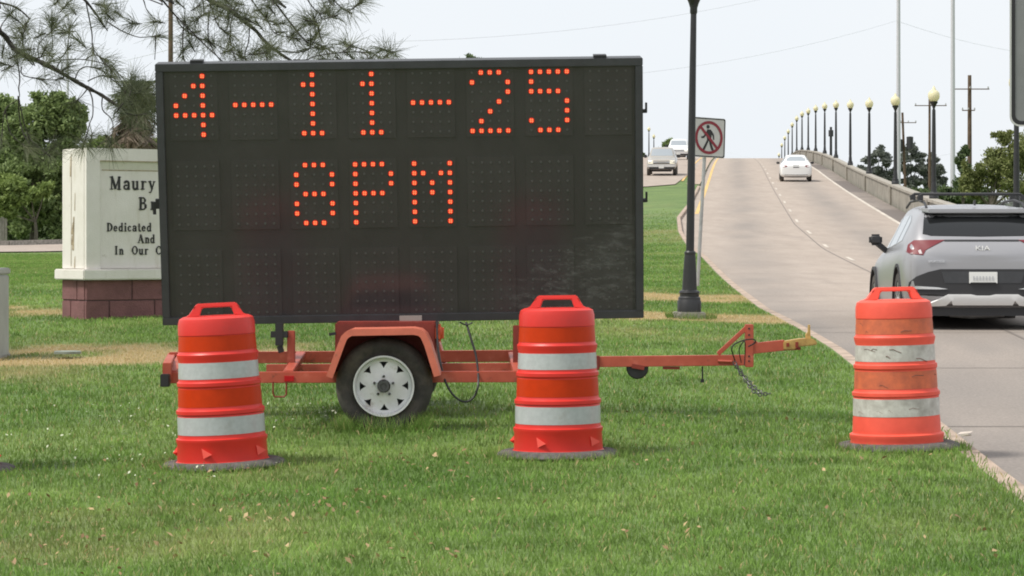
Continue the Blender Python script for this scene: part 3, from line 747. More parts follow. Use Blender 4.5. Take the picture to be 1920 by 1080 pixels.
# tongue
dT = 18.95
beam('tongue', (965, 680, dT), (1402, 675, dT), .075, .075)
mb = MB(); mb.beam(P(1118, 680, dT), P(1124, 680, dT), .1, .1); mb.build('tongue_collar', M['trailer_dark'], TR, bevel=.004, world=True)
beam('tongue_brace', (1346, 664, dT), (1400, 614, dT), .035, .03)
mb = MB(); mb.span((P(1397, 0, dT).x, dT - .045, P(0, 688, dT).z), (P(1412, 0, dT).x, dT + .045, P(0, 608, dT).z))
vp = mb.build('coupler_plate', M['trailer'], TR, bevel=.004, world=True)
for yy in (616, 628, 668, 677):
    mb = MB(); c = P(1404.5, yy, dT - .046); mb.lathe([(.0, -.002), (.007, -.002), (.007, .002), (.0, .002)], 10, c, Matrix.Rotation(R_(90), 3, 'X')); mb.build('bolt_hole', M['black'], vp, world=True)
beam('coupler_tube', (1404, 654, dT), (1471, 647, dT), .075, .075)
mb = MB(); mb.prism([P(1408, 668, dT - .03), P(1420, 660, dT - .03), P(1420, 640, dT - .03), P(1408, 640, dT - .03)], (0, .06, 0)); mb.build('gusset', M['trailer'], TR, world=True)
mb = MB(); d0 = dT - .05
mb.prism([P(a, b, d0) for a, b in [(1469, 656), (1469, 640), (1500, 635), (1520, 634), (1530, 638), (1533, 646), (1522, 648), (1498, 650), (1490, 655)]], (0, .1, 0)); cp = mb.build('coupler', M['coupler'], TR, bevel=.006, world=True)
mb = MB(); mb.prism([P(a, b, dT - .02) for a, b in [(1511, 634), (1511, 627), (1515, 622), (1516, 609), (1519, 609), (1520, 634)]], (0, .04, 0)); mb.build('latch_lever', M['coupler'], cp, world=True)
mb = MB(); mb.beam(P(1470, 654, dT), P(1500, 653, dT), .085, .02); mb.beam(P(1477, 650, dT - .05), P(1477, 643, dT - .05), .02, .03); mb.beam(P(1494, 652, dT - .05), P(1494, 641, dT - .05), .02, .02); mb.build('clamp', M['trailer_dark'], cp, world=True)
# jack wheel, bracket, rod
mb = MB(); mb.lathe([(.0, -.03), (.07, -.03), (.078, -.02), (.078, .02), (.07, .03), (.0, .03)], 28, P(1195, 690, dT), Matrix.Rotation(R_(90), 3, 'X')); mb.build('jockey_wheel', M['black'], TR, world=True)
mb = MB(); mb.beam(P(1185, 686, dT - .05), P(1208, 690, dT - .05), .01, .03); mb.build('jockey_wheel_bracket', M['trailer_dark'], TR, world=True)
mb = MB(); mb.beam(P(1243, 690, dT), P(1274, 690, dT), .06, .018); mb.build('jack_socket', M['trailer_dark'], TR, world=True)
mb = MB(); mb.tube([P(1317, 687, dT), P(1317, 712, dT)], .006, 6); mb.tube([P(1317, 711, dT), P(1317, 717, dT)], .014, 8); mb.build('hanging_rod', M['black'], TR, world=True)
mb = MB(); mb.tube([P(1346, 677, dT - .045), P(1372, 678, dT - .045)], .012, 6); mb.build('safety_pin', M['trailer'], TR, world=True)
# chains
def chain(pts, name):
    mb = MB(); pts = [Vector(p) for p in pts]; k = 0
    for i in range(len(pts) - 1):
        a, b = pts[i], pts[i + 1]; L = (b - a).length; n = max(1, int(L / .024))
        for j in range(n):
            c = a + (b - a) * ((j + .5) / n); t = (b - a).normalized(); u = Vector((0, 1, 0)) if k % 2 else t.cross(Vector((0, 1, 0))).normalized(); k += 1
            loop = [c + t * (.019 * math.cos(2 * math.pi * q / 8)) + u * (.012 * math.sin(2 * math.pi * q / 8)) for q in range(9)]
            mb.tube(loop, .0042, 5, cap=False)
    return mb.build(name, M['hub'], TR, world=True)
chain([P(1376, 678, 18.9), P(1385, 692, 18.88), P(1396, 706, 18.85), P(1408, 720, 18.8), P(1422, 733, 18.75), P(1432, 739, 18.7), P(1444, 738, 18.66)], 'safety_chain')
chain([P(1378, 676, 18.95), P(1382, 690, 18.9), P(1392, 704, 18.9), P(1404, 722, 18.85), P(1415, 736, 18.8), P(1428, 741, 18.75)], 'safety_chain')
def cable(pts, name='cable', r=.007):
    # smooth through points
    P_ = [Vector(p) for p in pts]; out = []
    for i in range(len(P_) - 1):
        p0 = P_[max(i - 1, 0)]; p1 = P_[i]; p2 = P_[i + 1]; p3 = P_[min(i + 2, len(P_) - 1)]
        for k in range(6):
            t = k / 6; out.append(.5 * ((2 * p1) + (p2 - p0) * t + (2 * p0 - 5 * p1 + 4 * p2 - p3) * t * t + (3 * p1 - 3 * p2 + p3 - p0) * t ** 3))
    out.append(P_[-1])
    mb = MB(); mb.tube(out, r, 6); return mb.build(name, M['cable'], TR, world=True)
cable([P(819, 603, 18.72), P(821, 650, 18.6), P(829, 695, 18.3), P(841, 728, 18.15), P(858, 748, 18.12), P(875, 753, 18.12), P(890, 742, 18.12), P(897, 715, 18.15), P(893, 670, 18.4), P(884, 638, 18.7), P(874, 605, 18.9)], 'power_cable', .008)
cable([P(862, 604, 18.85), P(874, 609, 18.85), P(886, 605, 18.85)], 'power_cable', .006)
cable([P(1378, 676, 18.88), P(1372, 655, 18.8), P(1378, 645, 18.8), P(1395, 638, 18.8), P(1412, 636, 18.82), P(1416, 642, 18.85), P(1403, 650, 18.85)], 'brake_cable', .005)
cable([P(1390, 680, 18.88), P(1386, 655, 18.85), P(1396, 640, 18.82), P(1397, 660, 18.85), P(1396, 684, 18.85)], 'brake_cable', .004)

# ------------------------------------------------------------------ drums
def drum(name, label, px, d, lean, old=False, seed=0, turn=0.):
    x = (px - 960) / F * d; z = H(x, d) + .0
    t = thing(name, label, 'traffic barrel', (x, d, z), (0, 0, 0), 'orange traffic barrels along the road edge')
    t.rotation_euler = Euler((0, -lean, turn)); t.scale = (1.04 if old else 1.005,) * 3; t.location.z += .004
    body = [(.0, .012), (.286, .012), (.286, .03), (.277, .036), (.273, .14), (.279, .155), (.279, .172), (.268, .178), (.265, .195), (.263, .315), (.262, .318), (.270, .325), (.270, .345), (.260, .352), (.255, .365), (.250, .485), (.257, .495), (.257, .515), (.247, .523), (.245, .535), (.241, .64), (.248, .665), (.250, .685), (.241, .695), (.238, .705), (.232, .80), (.236, .803), (.234, .87), (.226, .9), (.20, .914), (.0, .916)]
    if old: body[3:7] = [(.284, .05), (.290, .065), (.290, .085), (.272, .095)]
    mo = M['old_orange'] if old else M['orange']
    mb = MB(); mb.lathe(body, 56); mb.build('body', mo, t, ang=30)
    def band(z0, z1, r0, r1, m, nm):
        b = MB(); b.lathe([(r0 - .004, z0), (r0 + .0016, z0), (r1 + .0016, z1), (r1 - .004, z1)], 56, closed=True); b.build(nm, m, t, ang=30)
    wm = M['old_white'] if old else M['white_refl']; om = M['old_refl'] if old else M['orange_refl']
    band(.200, .308, .2650, .2634, wm, 'white_band'); band(.369, .478, .2548, .2503, om, 'orange_band')
    band(.538, .637, .2449, .2411, wm, 'white_band'); band(.706, .798, .2379, .2322, om, 'orange_band')
    # handle: trapezoid plate with an oblong opening
    hb = MB(); y = .05
    O = [(-.205, .905), (-.165, .925), (-.115, .992), (.125, .992), (.165, .925), (.205, .905)]
    I = [(-.098, .914), (-.098, .922), (-.083, .966), (.093, .966), (.108, .922), (.108, .914)]
    for s in (-1, 1):
        pass
    n = 6; vs = []
    for yy, k in ((-y, 1.), (y, 1.)):
        vs += [(a, yy * (1 - (b - .905) * 3.5), b) for a, b in O]; vs += [(a, yy * (1 - (b - .905) * 3.5), b) for a, b in I]
    fs = []
    for i in range(5):
        fs.append((i, i + 1, n + i + 1, n + i)); fs.append((12 + i, 12 + n + i, 12 + n + i + 1, 12 + i + 1))
        fs.append((i, 12 + i, 12 + i + 1, i + 1)); fs.append((n + i, n + i + 1, 12 + n + i + 1, 12 + n + i))
    fs += [(0, n, 12 + n, 12), (5, 17, 12 + n + 5, n + 5)]
    hb.add(vs, fs); hb.build('handle', mo, t, bevel=.006, ang=40)
    for sx_ in (-.128, .135):
        q = MB(); q.lathe([(.0, -.004), (.011, -.004), (.011, .004), (.0, .004)], 10, (sx_ * .98, -.034, .965), Matrix.Rotation(R_(90), 3, 'X')); q.build('handle_bolt', mat('bolt_recess', (.42, .02, .015), .6), t)
    if not old:
        for an in (-112, -38, 30, 100, 170):
            a = R_(an); c = Vector((math.cos(a), math.sin(a), 0)); s = Vector((-math.sin(a), math.cos(a), 0)); r0 = .274
            q = MB(); A = c * (r0 + .004) + Vector((0, 0, .125)) - s * .028; Bp = c * (r0 + .024) + s * .045 + Vector((0, 0, .088)); C_ = c * (r0 + .006) - s * .018 + Vector((0, 0, .062)); D_ = c * (r0 - .02) + Vector((0, 0, .09))
            q.add([A, Bp, C_, D_], [(0, 1, 2), (0, 3, 1), (1, 3, 2), (0, 2, 3)]); q.build('base_lug', M['lug'], t, smooth_=False)
    else:
        rs = random.Random(5)
        for k in range(16):     # thin scuffs on the sheeting
            a = R_(rs.uniform(-165, -20)); zz = rs.choice([.25, .58, .42, .75]) + rs.uniform(-.04, .04); r0 = float(np.interp(zz, [.2, .8], [.2655, .233])) + .002
            L = rs.uniform(.02, .09); sl_ = rs.uniform(-.3, .3); pts = [Vector((r0 * math.cos(a + L * u / r0), r0 * math.sin(a + L * u / r0), zz + sl_ * L * u + .006 * math.sin(u * 5))) for u in (0, .33, .66, 1)]
            q = MB(); q.tube(pts, rs.uniform(.0009, .002), 4); q.build('scuff_mark', M['scuff'], t)
    q = MB(); q.lathe([(.27, -.01), (.382, -.01), (.39, .0), (.382, .016), (.35, .03), (.30, .036), (.285, .03)], 48, closed=True); q.build('rubber_base', M['base_rubber'], t, ang=50)
    return t
def wobble(t, ph, amt):
    for ch in t.children:
        if ch.name.startswith('rubber'): continue
        for v in ch.data.vertices:
            a = math.atan2(v.co.y, v.co.x); k = 1 + amt * (math.sin(2 * a + ph) * .6 + math.sin(3 * a + ph * 2 + v.co.z * 5) * .35 + math.exp(-((a + 1.4 + .3 * math.sin(ph)) / .35) ** 2 - ((v.co.z - .43) / .12) ** 2) * -1.4)
            v.co.x *= k; v.co.y *= k
drum('traffic_barrel', 'orange and white striped barrel leaning in front of the left end of the message board', 418, 16.42, R_(2.6), turn=R_(8))
drum('traffic_barrel', 'upright clean orange and white barrel in front of the right part of the message board', 1047, 16.72, R_(.7), turn=R_(-2))
drum('traffic_barrel', 'scuffed faded orange and white barrel beside the road and the silver car', 1682, 17.22, R_(1.4), old=True)
drum('traffic_barrel', 'barrel at the far left whose rubber base just enters the frame', -90, 16.35, R_(0), turn=R_(30))
for i_, (o_, a_) in enumerate(zip([o for o in COL.objects if o.get('category') == 'traffic barrel'], (.008, .006, .014, .01))): wobble(o_, 1.3 * i_ + .4, a_)

# ------------------------------------------------------------------ lamp posts
def lamp_parts(t, k=1., ks=1.):
    mb = MB(); mb.lathe([(.0, 0), (.145, 0), (.145, .13), (.135, .145), (.135, .17), (.118, .185), (.118, .215), (.128, .225), (.122, .245), (.092, .26), (.088, .30), (.082, .45), (.066, .66), (.07, .665), (.07, .685), (.058, .70), (.0, .70)], 20); mb.build('base', M['lamp'], t)
    mb = MB(); mb.lathe([(.05 * ks, .68), (.044 * ks, 2.2), (.036 * ks, 3.40), (.0, 3.40)], 14); mb.build('shaft', M['lamp'], t)
    mb = MB(); mb.lathe([(.036, 3.38), (.045, 3.40), (.045, 3.45), (.06, 3.50), (.105, 3.60), (.15, 3.66), (.155, 3.70), (.13, 3.72), (.0, 3.72)], 16); mb.build('capital', M['lamp'], t)
    mb = MB(); mb.lathe([(.12, 3.715), (.175, 3.76), (.215, 3.85), (.228, 3.94), (.215, 4.03), (.16, 4.11), (.085, 4.155), (.075, 4.17), (.06, 4.23), (.03, 4.27), (.0, 4.28)], 18); mb.build('globe', M['globe'], t)
    mb = MB(); mb.lathe([(.022, 4.23), (.03, 4.27), (.012, 4.31), (.0, 4.33)], 8); mb.build('finial', M['globe'], t)
L0 = thing('street_lamp', 'large black street lamp post on a concrete pad beside the message board', 'street lamp', (2.146, 32.3, H(2.146, 32.3) + .07)); lamp_parts(L0)
L0.rotation_euler = (0, R_(.85), 0); L0.scale = (1, 1, 1.07)
LB = thing('street_lamp', 'x', 'street lamp', (0, 0, 0)); lamp_parts(LB, 1, 1.85)
for ch in LB.children:
    if ch.name.startswith('base'):
        for v in ch.data.vertices: v.co.x *= 1.25; v.co.y *= 1.25
mb = MB(); mb.box((0, 0, -.05), (.38, .38, .12)); mb.build('pad', M['conc'], L0, bevel=.01)
pads = [c for c in L0.children if c.name.startswith('pad')]
words = ['nearest', 'second', 'third', 'fourth', 'fifth', 'sixth', 'seventh', 'eighth', 'ninth', 'tenth', 'eleventh', 'twelfth', 'thirteenth', 'fourteenth', 'fifteenth', 'sixteenth', 'seventeenth']
for i in range(16):
    q = 78 + 24 * i; x = float(XL(q)) + .12 + (.6 if i == 0 else 0)
    c = bpy.data.objects.new('street_lamp', None); COL.objects.link(c); c.location = (x, q, float(Rf(q)) + .93); c['category'] = 'street lamp'; c['group'] = 'globe lamps along the right bridge parapet'
    c['label'] = '%s cream globe lamp on the right bridge parapet%s' % (words[i], ', half hidden by the road sign' if i == 0 else (', counted away from the silver car' if i < 10 else ', small beyond the crest'))
    for ch in LB.children:
        k = ch.copy(); COL.objects.link(k); k.parent = c
for i, q in enumerate((382, 406, 454)):
    x = float(XL(q)) - 19.5
    c = bpy.data.objects.new('street_lamp', None); COL.objects.link(c); c.location = (x, q, float(Rf(q)) + 1.9); c['category'] = 'street lamp'; c['group'] = 'globe lamps along the left bridge parapet'
    c['label'] = ['distant street lamp nearest the message board edge, above the champagne pickup', 'distant left parapet lamp, middle of three above the champagne pickup', 'shortest distant street lamp left of the white pickup roof'][i]
    for ch in LB.children:
        k = ch.copy(); COL.objects.link(k); k.parent = c

for ch in list(LB.children): bpy.data.objects.remove(ch)
bpy.data.objects.remove(LB)
# ------------------------------------------------------------------ parapets
def parapet(label, xoff, q0, q1, step, z0=0.):
    t = thing('bridge_parapet', label, 'parapet wall', (float(XL(q0)) + xoff, q0, float(Rf(q0))))
    q = q0
    while q < q1:
        n = step; mb = MB(); cp_ = MB()
        a = q + .03; b = q + n - .03; xa, xb = float(XL(a)) + xoff, float(XL(b)) + xoff; za, zb = float(Rf(a)) + z0, float(Rf(b)) + z0
        def seg(mb, w0, zl, zh):
            mb.add([(xa - w0, a, za + zl), (xa + w0, a, za + zl), (xb + w0, b, zb + zl), (xb - w0, b, zb + zl), (xa - w0, a, za + zh), (xa + w0, a, za + zh), (xb + w0, b, zb + zh), (xb - w0, b, zb + zh)],
                   [(0, 1, 2, 3), (4, 7, 6, 5), (0, 4, 5, 1), (1, 5, 6, 2), (2, 6, 7, 3), (3, 7, 4, 0)])
        seg(mb, .12, -.4, .82); w_ = mb.build('wall_panel', M['parapet'], t, world=True, smooth_=False)
        seg(cp_, .19, .823, .93); cp_.build('coping_stone', M['coping'], t, world=True, smooth_=False)
        if (q - 78) % 24 == 0 or step > 6:
            pl = MB(); pl.box((xa - xoff + xoff, a, za + .25), (.46, .5, 1.25)); pl.build('pilaster', M['parapet'], t, bevel=.02, world=True)
        q += n
    return t
parapet('long weathered concrete parapet along the right side of the bridge ramp', .05, 42, 450, 6)
parapet('concrete parapet along the far left side of the oncoming road', -19.55, 210, 450, 24)

# ------------------------------------------------------------------ monument sign
th = R_(35); uh = Vector((math.cos(th), math.sin(th), 0)); vh = Vector((-math.sin(th), math.cos(th), 0))   # along the front, into the block
D0 = 31.5; C0 = Vector(((162 - 960) / F * D0, D0, 0))
def U(px):
    k = (px - 960) / F; return (C0.x - k * D0) / (k * math.sin(th) - math.cos(th))
def Zm(py, px=162):
    d = D0 + U(px) * math.sin(th); return EYE + (HZ - py) / F * d
MS = thing('monument_sign', 'cream stucco monument sign with black serif letters on a maroon block base', 'monument sign', (C0.x, C0.y, .5))
Mrot = Matrix((uh, vh, Vector((0, 0, 1)))).transposed()
def mbox(mb, u0, u1, v0, v1, z0, z1):
    return mb.box(C0 + uh * (u0 + u1) / 2 + vh * (v0 + v1) / 2 + Vector((0, 0, (z0 + z1) / 2)), (abs(u1 - u0), abs(v1 - v0), z1 - z0), Mrot)
TH = .66; LEN = 3.3; zb = .40; zl0, zl1 = Zm(525), Zm(505); zt = Zm(277)
mb = MB(); mbox(mb, .012, LEN - .012, .012, TH - .012, zb, zl0); core = mb.build('block_base', M['mortar'], MS, world=True)
hz1 = Zm(564)
for ci, (z0, z1, off) in enumerate(((hz1 + .006, zl0 - .003, 0), (zb, hz1 - .006, -.3))):
    u = off
    while u < LEN:
        a, b = max(u + .006, 0), min(u + .594, LEN)
        if b - a > .05: q = MB(); mbox(q, a, b, 0, .05, z0, z1); q.build('brick', M['brick'], core, bevel=.006, world=True)
        u += .6
    for (a, b) in (((.056, .25), (.262, TH)) if ci == 0 else ((.056, .42), (.432, TH))):
        q = MB(); mbox(q, 0, .05, a, b, z0, z1); q.build('brick', M['brick'], core, bevel=.006, world=True)
mb = MB(); mbox(mb, -.07, LEN + .07, -.07, TH + .07, zl0, zl1); mb.build('ledge', M['stucco'], MS, bevel=.012, world=True)
z0 = zl1 + .001; zp0 = z0; zp1 = Zm(300)
mb = MB(); mbox(mb, .0, LEN, .055, TH, z0, zt); mb.build('block', M['stucco'], MS, bevel=.01, world=True)
fr = MB(); ub = U(187)
mbox(fr, 0, ub, 0, .054, z0, zt); mbox(fr, ub, LEN - ub, 0, .054, zp1, zt); mbox(fr, LEN - ub, LEN, 0, .054, z0, zt); fr.build('border', M['stucco'], MS, world=True, smooth_=False)
mo = MB(); us = U(193) 
zq = Zm(317)
mo.add([C0 + uh * ub + vh * .012 + Vector((0, 0, z)) for z in (z0, zp1)] + [C0 + uh * (LEN - ub) + vh * .012 + Vector((0, 0, z)) for z in (zp1, z0)] +
       [C0 + uh * us + vh * .053 + Vector((0, 0, z)) for z in (z0, zq)] + [C0 + uh * (LEN - us) + vh * .053 + Vector((0, 0, z)) for z in (zq, z0)],
       [(0, 4, 5, 1), (1, 5, 6, 2), (2, 6, 7, 3)])
mo.build('moulding', M['stucco'], MS, world=True, smooth_=False)
mb = MB(); mbox(mb, us + .01, LEN - us, .050, .0545, zq - .012, zq - .002); mbox(mb, ub, LEN - ub, -.001, .01, zp1 - .012, zp1 - .001); mb.build('painted_shadow_line', M['stain'], MS, world=True)  # dark strips in stain colour paint the shade line under the border edges
# cracks and stains on the left end face
mb = MB()
def side(u, y0, y1, w_):   # u measured into the block on the left face
    q = Vector((-.003, 0, 0)); 
    mb.add([C0 - uh * .003 + vh * u + Vector((0, 0, Zm(y1))), C0 - uh * .003 + vh * (u + w_) + Vector((0, 0, Zm(y1 - 1))), C0 - uh * .003 + vh * (u + w_ * .4) + Vector((0, 0, Zm(y0 + 2))), C0 - uh * .003 + vh * (u - w_ * .2) + Vector((0, 0, Zm(y0)))], [(0, 1, 2, 3)])
side(.40, 284, 500, .014); side(.41, 290, 330, .03); side(.30, 360, 395, .02); side(.33, 405, 470, .05); side(.36, 440, 460, .05); side(.3, 480, 503, .03); side(.34, 415, 440, .07)
mb.build('stain', M['stain'], MS, world=True, smooth_=False)
# letters built from strokes
def arc(cx, cy, rx, ry, a0, a1, n=9): return [(cx + rx * math.cos(R_(a0 + (a1 - a0) * k / n)), cy + ry * math.sin(R_(a0 + (a1 - a0) * k / n))) for k in range(n + 1)]
TK, TN = .19, .075
def ser(x, y, w_=.36): return ([(x - w_ / 2, y), (x + w_ / 2, y)], .06)
GL = {
 'M': (1.0, [([(.14, .0), (.14, 1)], TN), ([(.16, 1), (.5, .08)], TK), ([(.5, .08), (.84, 1)], TN), ([(.84, 0), (.84, 1)], TK), ser(.14, .03, .28), ser(.84, .03, .34), ser(.08, .97, .22), ser(.88, .97, .24)]),
 'a': (.62, [(arc(.3, .45, .2, .19, 160, 0, 6) + [(.5, .0)], TK * .85), (arc(.25, .18, .19, .16, 60, 360, 9), TN + .04), ([(.5, .06), (.6, .03)], .07)]),
 'u': (.66, [([(.14, .64), (.14, .16)] + arc(.30, .16, .16, .14, 180, 330, 5), TK * .85), ([(.50, .64), (.50, 0)], TK * .85), ser(.1, .62, .22), ser(.46, .62, .2), ser(.54, .03, .2)]),
 'r': (.50, [([(.16, 0), (.16, .64)], TK * .9), (arc(.36, .42, .18, .2, 170, 50, 5), .1), ser(.16, .03, .34), ser(.12, .62, .2)]),
 'y': (.62, [([(.12, .64), (.34, .05)], TK * .8), ([(.54, .64), (.30, -.08), (.2, -.24), (.08, -.22)], TN), ser(.12, .62, .26), ser(.54, .62, .2)]),
 'B': (.78, [([(.18, 0), (.18, 1)], TK), ([(.18, .97), (.4, .97)] + arc(.4, .76, .2, .21, 90, -90, 7) + [(.18, .55)], TN + .03), ([(.18, .53), (.42, .53)] + arc(.42, .28, .24, .25, 90, -90, 7) + [(.18, .03)], TN + .04), ([(.6, .7), (.6, .82)], TK * .8), ([(.66, .18), (.66, .38)], TK), ser(.14, .03, .28), ser(.14, .97, .28)]),
 'D': (.84, [([(.18, 0), (.18, 1)], TK), ([(.18, .96), (.38, .96)] + arc(.38, .5, .33, .46, 90, -90, 10) + [(.18, .04)], TN + .02), (arc(.38, .5, .33, .4, 50, -50, 6), TK), ser(.14, .03, .28), ser(.14, .97, .28)]),
 'e': (.56, [(arc(.28, .32, .2, .29, 0, 320, 12), TN + .05), ([(.1, .34), (.48, .34)], TN), ([(.1, .2), (.1, .44)], TK * .8)]),
 'd': (.66, [([(.50, 0), (.50, 1)], TK * .85), (arc(.28, .32, .2, .29, 40, 320, 10), TN + .05), ([(.1, .2), (.1, .44)], TK * .8), ser(.46, .97, .22), ser(.54, .03, .2)]),
 'i': (.36, [([(.18, 0), (.18, .64)], TK * .9), ([(.18, .84), (.18, .98)], TK), ser(.18, .03, .34), ser(.14, .62, .2)]),
 'c': (.54, [(arc(.28, .32, .2, .29, 40, 320, 10), TN + .05), ([(.1, .2), (.1, .44)], TK * .8)]),
 't': (.42, [([(.2, .9), (.2, .12)] + arc(.32, .12, .12, .1, 180, 320, 4), TK * .8), ([(.04, .62), (.38, .62)], .07)]),
 'A': (.88, [([(.12, 0), (.42, 1)], TN), ([(.42, 1), (.76, 0)], TK), ([(.22, .33), (.62, .33)], TN), ser(.12, .03, .26), ser(.76, .03, .3)]),
 'n': (.66, [([(.16, 0), (.16, .64)], TK * .85), ([(.16, .45)] + arc(.34, .44, .16, .17, 160, 0, 5) + [(.5, 0)], TK * .8), ser(.16, .03, .28), ser(.5, .03, .28), ser(.12, .62, .2)]),
 'I': (.40, [([(.2, 0), (.2, 1)], TK), ser(.2, .03, .34), ser(.2, .97, .34)]),
 'O': (.84, [(arc(.42, .5, .32, .47, 0, 360, 20), TN + .04), ([(.1, .32), (.1, .68)], TK), ([(.74, .32), (.74, .68)], TK)]),
 'C': (.8, [(arc(.42, .5, .32, .47, 45, 315, 16), TN + .04), ([(.1, .32), (.1, .68)], TK), ([(.64, .72), (.64, .95)], .1)]),
}
def text3(txt, pxs, ytop, ybase):
    for ch, px in zip(txt, pxs):
        if ch == ' ': continue
        u0 = U(px); h = Zm(ytop, px) - Zm(ybase, px); zb_ = Zm(ybase, px); wdt, st = GL[ch]; q = MB(); sx_ = h * .93
        for pts, tk in st:
            pp = [C0 + uh * (u0 + a * sx_) + vh * .054 + Vector((0, 0, zb_ + b * h)) for a, b in pts]
            for i in range(len(pp) - 1):
                a, b = pp[i], pp[i + 1]
                if (b - a).length < 1e-5: continue
                d = (b - a).normalized(); nn = d.cross(vh).normalized() * tk * h * .5
                jj = .0015 * (len(q.f) % 5) * .2
                q.prism([a + nn - d * .2 * tk * h, a - nn - d * .2 * tk * h, b - nn + d * .2 * tk * h, b + nn + d * .2 * tk * h], -vh * (.008 + jj))
        q.build('letter', M['letter'], MS, world=True, smooth_=False)
text3('Maury', [210, 235, 251, 268, 282], 331, 355)
text3('Br', [264, 286], 370, 393)
text3('Dedicated', [204, 216.5, 226, 236.5, 243, 252, 262, 269.5, 279], 418, 433.5)
text3('And', [262, 275.5, 285.5], 440, 455.5)
text3('In Our C', [219, 227, 240, 251, 264, 275, 284, 296], 461.5, 477)

# ------------------------------------------------------------------ cabinet, cover, scrap
CB = thing('utility_cabinet', 'grey metal utility cabinet cut off by the left edge of the frame', 'utility box', (-4.92, 25.2, H(-4.92, 25.2)))
mb = MB(); mb.span((-5.34, 25.0, H(-5, 25) - .1), (P(17, 0, 25.6).x, 25.6, P(0, 516, 25).z)); mb.build('body', M['box'], CB, bevel=.012, world=True)
mb = MB(); mb.span((-5.37, 24.96, P(0, 515, 25).z), (P(20, 0, 25.64).x, 25.64, P(0, 503, 25).z)); mb.build('lid', M['box'], CB, bevel=.012, world=True)
mb = MB(); mb.span((-5.38, 24.94, H(-5, 25) - .1), (P(20, 0, 25.66).x, 25.66, H(-4.7, 25) + .05)); mb.build('plinth', M['conc'], CB, bevel=.01, world=True)
mb = MB(); zz = H(-4.2, 25) + .05; mb.lathe([(.0, 0), (.13, 0), (.13, .02), (.115, .026), (.0, .022)], 20, (-4.2, 25.2, zz)); tag(mb.build('valve_cover', M['lid']), 'small round grey green valve cover lying in the dry grass', 'valve cover')
mb = MB(); mb.add([(2.83, 16.95, .14), (2.90, 16.9, .15), (2.93, 16.95, .16), (2.86, 17.0, .15)], [(0, 1, 2, 3)]); mb.prism([(2.84, 16.9, .13), (2.89, 16.88, .14), (2.92, 16.94, .13)], (0, 0, .012)); tag(mb.build('paper_scrap', M['white_line'], smooth_=False), 'tiny white paper scrap on the grass right of the scuffed barrel', 'litter')

# ------------------------------------------------------------------ no pedestrians sign
PS = thing('no_pedestrian_sign', 'square no pedestrians sign on a leaning steel post behind the near lamp post', 'road sign', (2.86, 41, H(2.86, 41)))
mb = MB(); mb.tube([P(1308, 536, 41), P(1321, 292, 41)], .028, 10); mb.build('post', M['steel'], PS, world=True)
mb = MB(); mb.tube([P(1320, 300, 41) + Vector((0, 0, 0)), P(1324, 228, 41)], .028, 10); mb.build('post', M['steel'], PS, world=True)
ps_c = P(1329, 258, 40.94); Sr = Euler((0, R_(2.0), R_(30))).to_matrix()
def S(x, z, y=0.): return ps_c + Sr @ Vector((x, y, z))
def rrect(hw, hh, r, n=5):
    out = []
    for cx, cz, a in ((hw - r, hh - r, 0), (-hw + r, hh - r, 90), (-hw + r, -hh + r, 180), (hw - r, -hh + r, 270)):
        out += [(cx + r * math.cos(R_(a + 90 * k / n)), cz + r * math.sin(R_(a + 90 * k / n))) for k in range(n + 1)]
    return out
ny = Sr @ Vector((0, 1, 0))
mb = MB(); mb.prism([S(a, b) for a, b in rrect(.305, .305, .035)], ny * .012); mb.build('panel', M['sign_white'], PS, world=True)
def ringm(mb, outer, inner, f, y0, dy):
    n = len(outer); vs = [f(a, b, y0) for a, b in outer] + [f(a, b, y0) for a, b in inner] + [f(a, b, y0 + dy) for a, b in outer] + [f(a, b, y0 + dy) for a, b in inner]; fs = []
    for i in range(n):
        j = (i + 1) % n; fs += [(i, j, n + j, n + i), (2 * n + i, 3 * n + i, 3 * n + j, 2 * n + j), (i, 2 * n + i, 2 * n + j, j), (n + i, n + j, 3 * n + j, 3 * n + i)]
    mb.add(vs, fs)
mb = MB(); ringm(mb, rrect(.298, .298, .03), rrect(.282, .282, .025), S, -.003, .003); mb.build('border', M['sign_black'], PS, world=True, smooth_=False)
circ = lambda r: [(r * math.cos(2 * math.pi * k / 32), r * math.sin(2 * math.pi * k / 32)) for k in range(32)]
mb = MB(); 
def blob(pts, y=-.004): mb.prism([S(a, b, y) for a, b in pts], ny * .0035)
blob([(x * .03 - .02, z * .03 + .165) for x, z in circ(1)])
blob([(-.035, .125), (.03, .125), (.05, .03), (.035, -.04), (-.03, -.04), (-.04, .03)])
blob([(-.035, .12), (-.045, .09), (-.10, .02), (-.14, .01), (-.14, -.012), (-.09, -.012), (-.035, .055)])
blob([(.03, .122), (.055, .10), (.095, .045), (.10, -.03), (.08, -.03), (.07, .03), (.03, .07)])
blob([(-.03, -.035), (.005, -.035), (-.035, -.12), (-.075, -.195), (-.12, -.195), (-.07, -.11)])
blob([(.0, -.035), (.038, -.035), (.06, -.11), (.10, -.195), (.055, -.195), (.02, -.11)])
mb.build('pedestrian_figure', M['sign_black'], PS, world=True, smooth_=False)
mb = MB(); ringm(mb, circ(.255), circ(.212), S, -.007, .0025); mb.build('red_ring', M['sign_red'], PS, world=True, smooth_=False)
mb = MB(); a = R_(-45); dx, dz = math.cos(a), math.sin(a); w2 = .021
mb.prism([S(-dx * .225 + dz * w2, -dz * .225 - dx * w2, -.0072), S(dx * .225 + dz * w2, dz * .225 - dx * w2, -.0072), S(dx * .225 - dz * w2, dz * .225 + dx * w2, -.0072), S(-dx * .225 - dz * w2, -dz * .225 + dx * w2, -.0072)], ny * .0024)
mb.build('red_slash', M['sign_red'], PS, world=True, smooth_=False)

